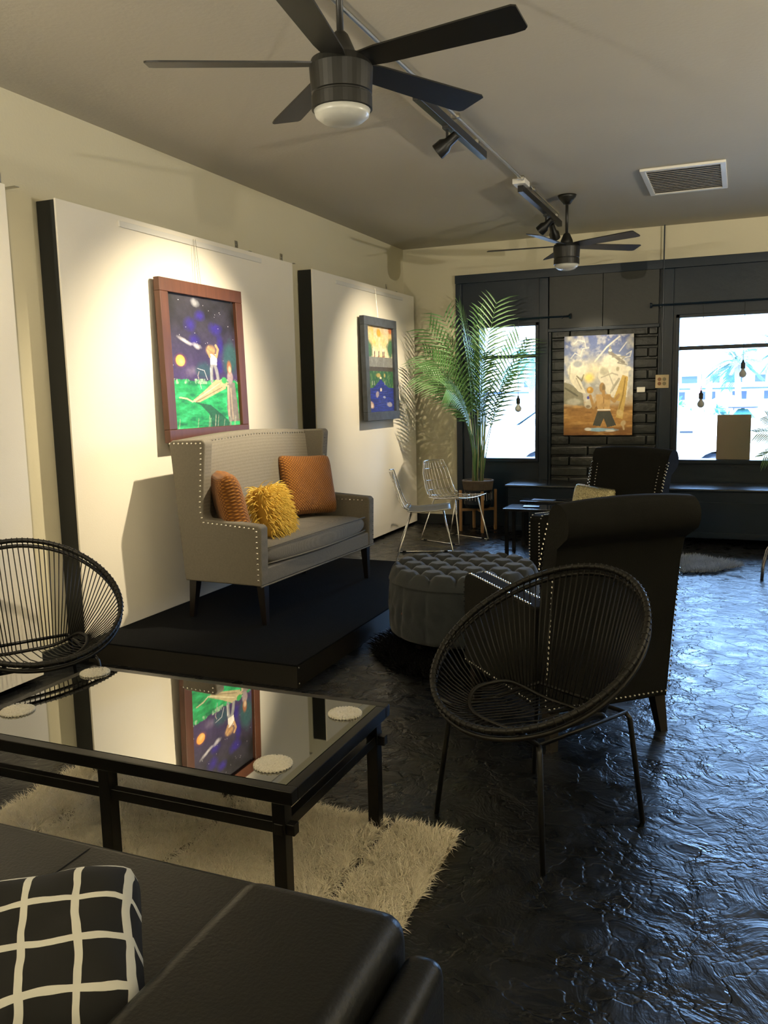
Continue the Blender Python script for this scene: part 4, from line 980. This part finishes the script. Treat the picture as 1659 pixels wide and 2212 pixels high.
for k, (dx, dy, z, sg) in enumerate(fr):
    b0 = (.05*math.cos(k*2.1), .05*math.sin(k*2.1), .53)
    frond(b0, (dx*1.12, dy, z), sg+.12, 21, r, seed=k, roll=ca((62, -58, 70, 40, -50, 60, 66, -60, 20)[k % 9]), bare=.36 if z > 1.9 else .40, ll=.34 if k != 8 else .13)
m = MB()
for k in range(9):
    a = k*.7; m.tube([(.055*math.cos(a), .055*math.sin(a), .52), (.06*math.cos(a)+.01, .05*math.sin(a), .85), (.10*math.cos(a), .05*math.sin(a), 1.32)], [.010, .008, .004], 7)
m.build('stems', 'stem', r, smooth=True)
# second palm standing on the bench beyond the right edge
r = empty('bench_palm', (.62, 8.88, .54), 0, 'palm on the window bench, only its leaf tips showing at the right edge', 'plant')
MB().lathe([(.09, 0), (.12, .18), (.125, .19), (.105, .19), (.10, .17), (0, .17)], 30).build('planter', PM, r)
for k, (dx, dy, z, sg) in enumerate(((-.46, -.05, .52, .2), (-.40, -.1, .30, .22), (-.20, .05, .78, .1), (.2, .0, .8, .1), (.3, -.2, .6, .1), (-.38, .02, .68, .12))):
    frond((0, 0, .17), (dx, dy, z), sg, 22, r, seed=40+k, bare=.25, ll=.15, roll=1.0, wl=.006)

# ------------------------------------------------------------------ window bench, small tables, bulbs, cardboard
r = empty('window_bench', (.2, 8.92, 0), 0, 'long low black bench built along the window wall', 'bench')
MB().bb(-2.45, 3.9, -.33, .27, .515, .54).build('bench_top', 'benchtop' if 'benchtop' in M else 'glare_black', r, bevel=.006)
MB().bb(-2.42, 3.88, -.30, .27, .06, .514).build('bench_body', 'glare_black', r, bevel=.006)
MB().bb(-2.42, 3.88, -.32, -.301, .06, .115).build('bench_skirting', 'glare_black', r, bevel=.004)
MB().bb(-2.42, 3.88, -.31, -.301, .40, .41).build('bench_moulding', 'glare_black', r)
for x, y, lb, z in ((-1.62, 7.45, 'low black glossy side table nearer the camera, a phone on it', .45), (-1.60, 8.02, 'low black glossy side table farther back, near the bench', .45)):
    r = empty('side_table', (x, y, 0), 0, lb, 'side table', 'low glossy black side tables')
    MB().bb(-.35, .35, 0, .33 if y < 7.6 else .20, z-.025, z).build('table_top', 'tabletop', r, bevel=.003)
    for sx_ in (-.32, .32):
        for sy_ in (.03, .30 if y < 7.6 else .17): MB().bb(sx_-.015, sx_+.015, sy_-.015, sy_+.015, 0, z-.025).build('leg', 'tframe', r)
tag(MB().box((-1.74, 7.60, .455), (.15, .08, .008), Matrix.Rotation(.1, 3, 'Z')).build('phone', 'black', bevel=.003), 'dark phone lying on the nearer low side table', 'phone')
tag(MB().box((-1.74, 8.12, .453), (.22, .10, .004), Matrix.Rotation(-.1, 3, 'Z')).build('magazine', 'frame2'), 'thin grey magazine on the farther low side table', 'magazine')
def bulb(x, y, zs, label):
    r = empty('pendant_bulb', (x, y, zs), 0, label, 'bulb', 'bare bulbs hanging at the windows')
    MB().lathe([(0, .075), (.008, .075), (.012, .055), (.022, .045), (.022, -.01), (0, -.01)], 16).build('socket', 'black', r)
    MB().lathe([(.014, -.01), (.018, -.025), (.033, -.045), (.037, -.062), (.030, -.085), (.012, -.098), (0, -.10)], 20).build('glass_bulb', 'opal', r, smooth=True)
    MB().tube([(0, 0, .07), (0, 0, (2.285 if x < -1 else 2.345)-zs)], .0025, 5).build('cord', 'black', r)
bulb(-2.245, YW-.08, 1.38, 'bare hanging bulb in front of the left window')
bulb(-.37, YW-.08, 1.40, 'lower bare hanging bulb in the right window')
bulb(.01, YW-.08, 1.69, 'higher bare hanging bulb in the right window')
tag(MB().bb(-.215, .105, YW+.055, YW+.061, .765, 1.225).build('cardboard_sheet', 'cardboard'), 'plain brown cardboard sheet standing in the right window', 'cardboard')
# chrome-legged stool just outside the frame on the right
r = empty('chrome_stool', (.47, 7.1, 0), 0, 'stool with curved chrome legs cut off by the right edge', 'stool')
MB().lathe([(0, .43), (.21, .43), (.22, .45), (.21, .48), (0, .485)], 32).build('seat', 'darkcloth', r)
for k in range(4):
    a = PI+k*PI/2; c_, s_ = math.cos(a), math.sin(a)
    MB().tube([(.27*c_, .27*s_, 0), (.265*c_, .265*s_, .12), (.24*c_, .24*s_, .24), (.19*c_, .19*s_, .34), (.10*c_, .10*s_, .42)], .013, 10).build('leg', 'chrome', r, smooth=True)

# ------------------------------------------------------------------ the street outside
GZ = -.15
struct('ground_street', MB().bb(-80, 80, T+.02, 160, GZ-.1, GZ), 'asphalt')
def car(loc, label, flip=1, s=1):
    r = empty('white_car', loc, 0 if flip > 0 else PI, label, 'car')
    r.scale = (s, s, s)
    body = [(-2.22, .30), (-2.28, .70), (-2.15, .95), (-1.72, 1.12), (1.0, 1.22), (1.9, 1.14), (2.22, .95), (2.25, .60), (2.2, .30)]
    def arch(x0): return [(x0+.36*math.cos(a), .33+.40*math.sin(a)) for a in np.linspace(0, PI, 13)]
    poly = body+[(1.75, .25)]+arch(1.30)+[(.9, .25), (-.9, .25)]+arch(-1.30)+[(-1.75, .25)]
    MB().prism(poly, -.85, .85, 'y').build('body', 'car', r, bevel=.03)
    cab = [(-1.74, 1.08), (-1.0, 1.60), (.10, 1.62), (1.02, 1.2), (1.02, 1.1)]
    MB().prism(cab, -.74, .74, 'y').build('cabin', 'car', r, bevel=.05)
    MB().prism([(-1.50, 1.16), (-.95, 1.53), (-.30, 1.56), (-.30, 1.18)], -.755, .755, 'y').prism([(-.24, 1.18), (-.24, 1.56), (.05, 1.56), (.50, 1.35), (.45, 1.2)], -.755, .755, 'y').build('side_window', 'carglass', r)
    MB().bb(-1.64, -.94, -.80, .80, .22, .70).bb(.96, 1.64, -.80, .80, .22, .70).build('wheel_well', 'tyre', r)
    m = MB(); m.add([(-1.76, -.64, 1.11), (-1.76, .64, 1.11), (-1.05, .62, 1.59), (-1.05, -.62, 1.59)], [(0, 1, 2, 3)]); 
    o = m.build('windshield', 'carglass', r); sd = o.modifiers.new('s', 'SOLIDIFY'); sd.thickness = .02
    for x in (-1.30, 1.30):
        for y in (-.78, .78): m = MB(); m.tube([(x, y-.1, .33), (x, y+.1, .33)], .33, 24); w = m.build('wheel', 'tyre', r, bevel=.02)
    for x in (-.1, .85): MB().bb(x-.09, x+.09, -.875, -.85, 1.0, 1.03).build('door_handle', 'tyre', r)
    for y in (-.93, .93): MB().box((-1.15, y, 1.18), (.12, .14, .11)).build('wing_mirror', 'carglass', r, bevel=.02)
    return r
car((-1.57, 14.0, GZ), 'white car parked right outside both windows')
car((-1.1, 60, GZ), 'small white car far across the street, in the right window', -1, .7)
r = empty('street_building', (1, 105, GZ), 0, 'pale building with a row of dark blue windows across the street', 'building')
MB().bb(-60, 60, 0, 8, 0, 4.3).build('wall', 'bldg', r)
MB().bb(-60.3, 60.3, -.4, 8, 3.2, 3.5).build('cornice', 'bldg', r)
MB().bb(-60, 60, -1.0, 0, 1.45, 1.65).build('awning', 'bwin', r)
for k in range(21): x = -26+k*2.6+(k % 3)*.4; MB().bb(x, x+(1.7 if k % 2 else 1.1), -.03, .02, 2.2, 3.0).build('window_pane', 'bwin', r)
for k in range(16): x = -25+k*3.3; MB().bb(x, x+1.5, -.04, .02, .3, 1.2).build('shop_window', 'bwin', r)
tag(MB().bb(-3.1, -2.4, 60, 60.1, 1.0, 1.6).bb(-2.78, -2.72, 60.1, 60.16, GZ, 1.5).build('red_sign', 'red'), 'red sign across the street, left in the right window', 'sign')
m = MB(); m.tube([(-.67, 16.5, GZ), (-.67, 16.5, 1.25)], .065, 12); tag(m.build('white_bollard', 'white'), 'white post standing on the street outside the right window', 'post')
def foliage(name, loc, rx, ry, rz_, n, m_, seed, label, size=.10):
    q = random.Random(seed); r = empty(name, loc, 0, label, 'shrub'); m = MB()
    for k in range(n):
        th = q.random()*2*PI; ph = math.acos(q.uniform(-.3, 1)); rr = q.uniform(.6, 1.0)
        p = Vector((rx*rr*math.sin(ph)*math.cos(th), ry*rr*math.sin(ph)*math.sin(th), max(.02, rz_*rr*math.cos(ph))))
        a = Vector((q.gauss(0, 1), q.gauss(0, 1), q.gauss(0, 1))).normalized(); b_ = a.orthogonal().normalized(); s_ = size*q.uniform(.6, 1.3)
        m.add([p-a*s_, p+b_*s_*.4, p+a*s_, p-b_*s_*.4], [(0, 1, 2, 3)])
    m.build('foliage', m_, r, fix=False)
    MB().tube([(0, 0, 0), (0, 0, rz_*.6)], .04, 8).build('stem', 'bark', r)
foliage('hedge', (-1.45, 19, GZ), .80, .6, 1.50, 1600, 'bush', 1, 'green leafy shrub behind the parked car in the right window')
foliage('shrub', (-.42, 21, GZ), .45, .4, 1.25, 900, 'bush2', 2, 'low blue green shrub behind the white post outside')
def street_palm(loc, h, label, seed):
    r = empty('street_tree', loc, 0, label, 'tree'); q = random.Random(seed)
    MB().tube([(0, 0, 0), (.1, 0, h*.5), (.02, 0, h)], [.12, .10, .09], 12).build('trunk', 'bark', r)
    for k in range(14):
        a = k*2.4; ll_ = q.uniform(.7, 1.15); frond((.02, 0, h), (ll_*math.cos(a), ll_*math.sin(a), h+q.uniform(-.7, .8)), .35, 20, r, 'bush2', .4, .12, k, .02)
street_palm((-.16, 29, GZ), 2.35, 'palm with a pale trunk across the street, in the right window', 1)
street_palm((1.3, 33, GZ), 2.8, 'second palm across the street, right of the first', 2)
street_palm((-5.55, 24, GZ), 2.5, 'palm outside the left window', 3)
m = MB(); m.tube([(-1.02, 31, GZ), (-1.0, 31, 2.45)], .11, 12); tag(m.build('utility_pole', 'bark'), 'short thick pale pole across the street in the right window', 'pole')
r = empty('patio_table', (.05, 20, GZ), 0, 'small teal patio table outside the right window', 'table')
MB().lathe([(0, 1.2), (.30, 1.2), (.30, 1.23), (0, 1.23)], 24).build('table_top', 'tyre', r); MB().tube([(0, 0, 0), (0, 0, 1.20)], .04, 8).build('pedestal', 'bark', r); MB().lathe([(.28, .96), (.10, 1.18), (0, 1.18)], 20).build('table_skirt', 'bush2', r)
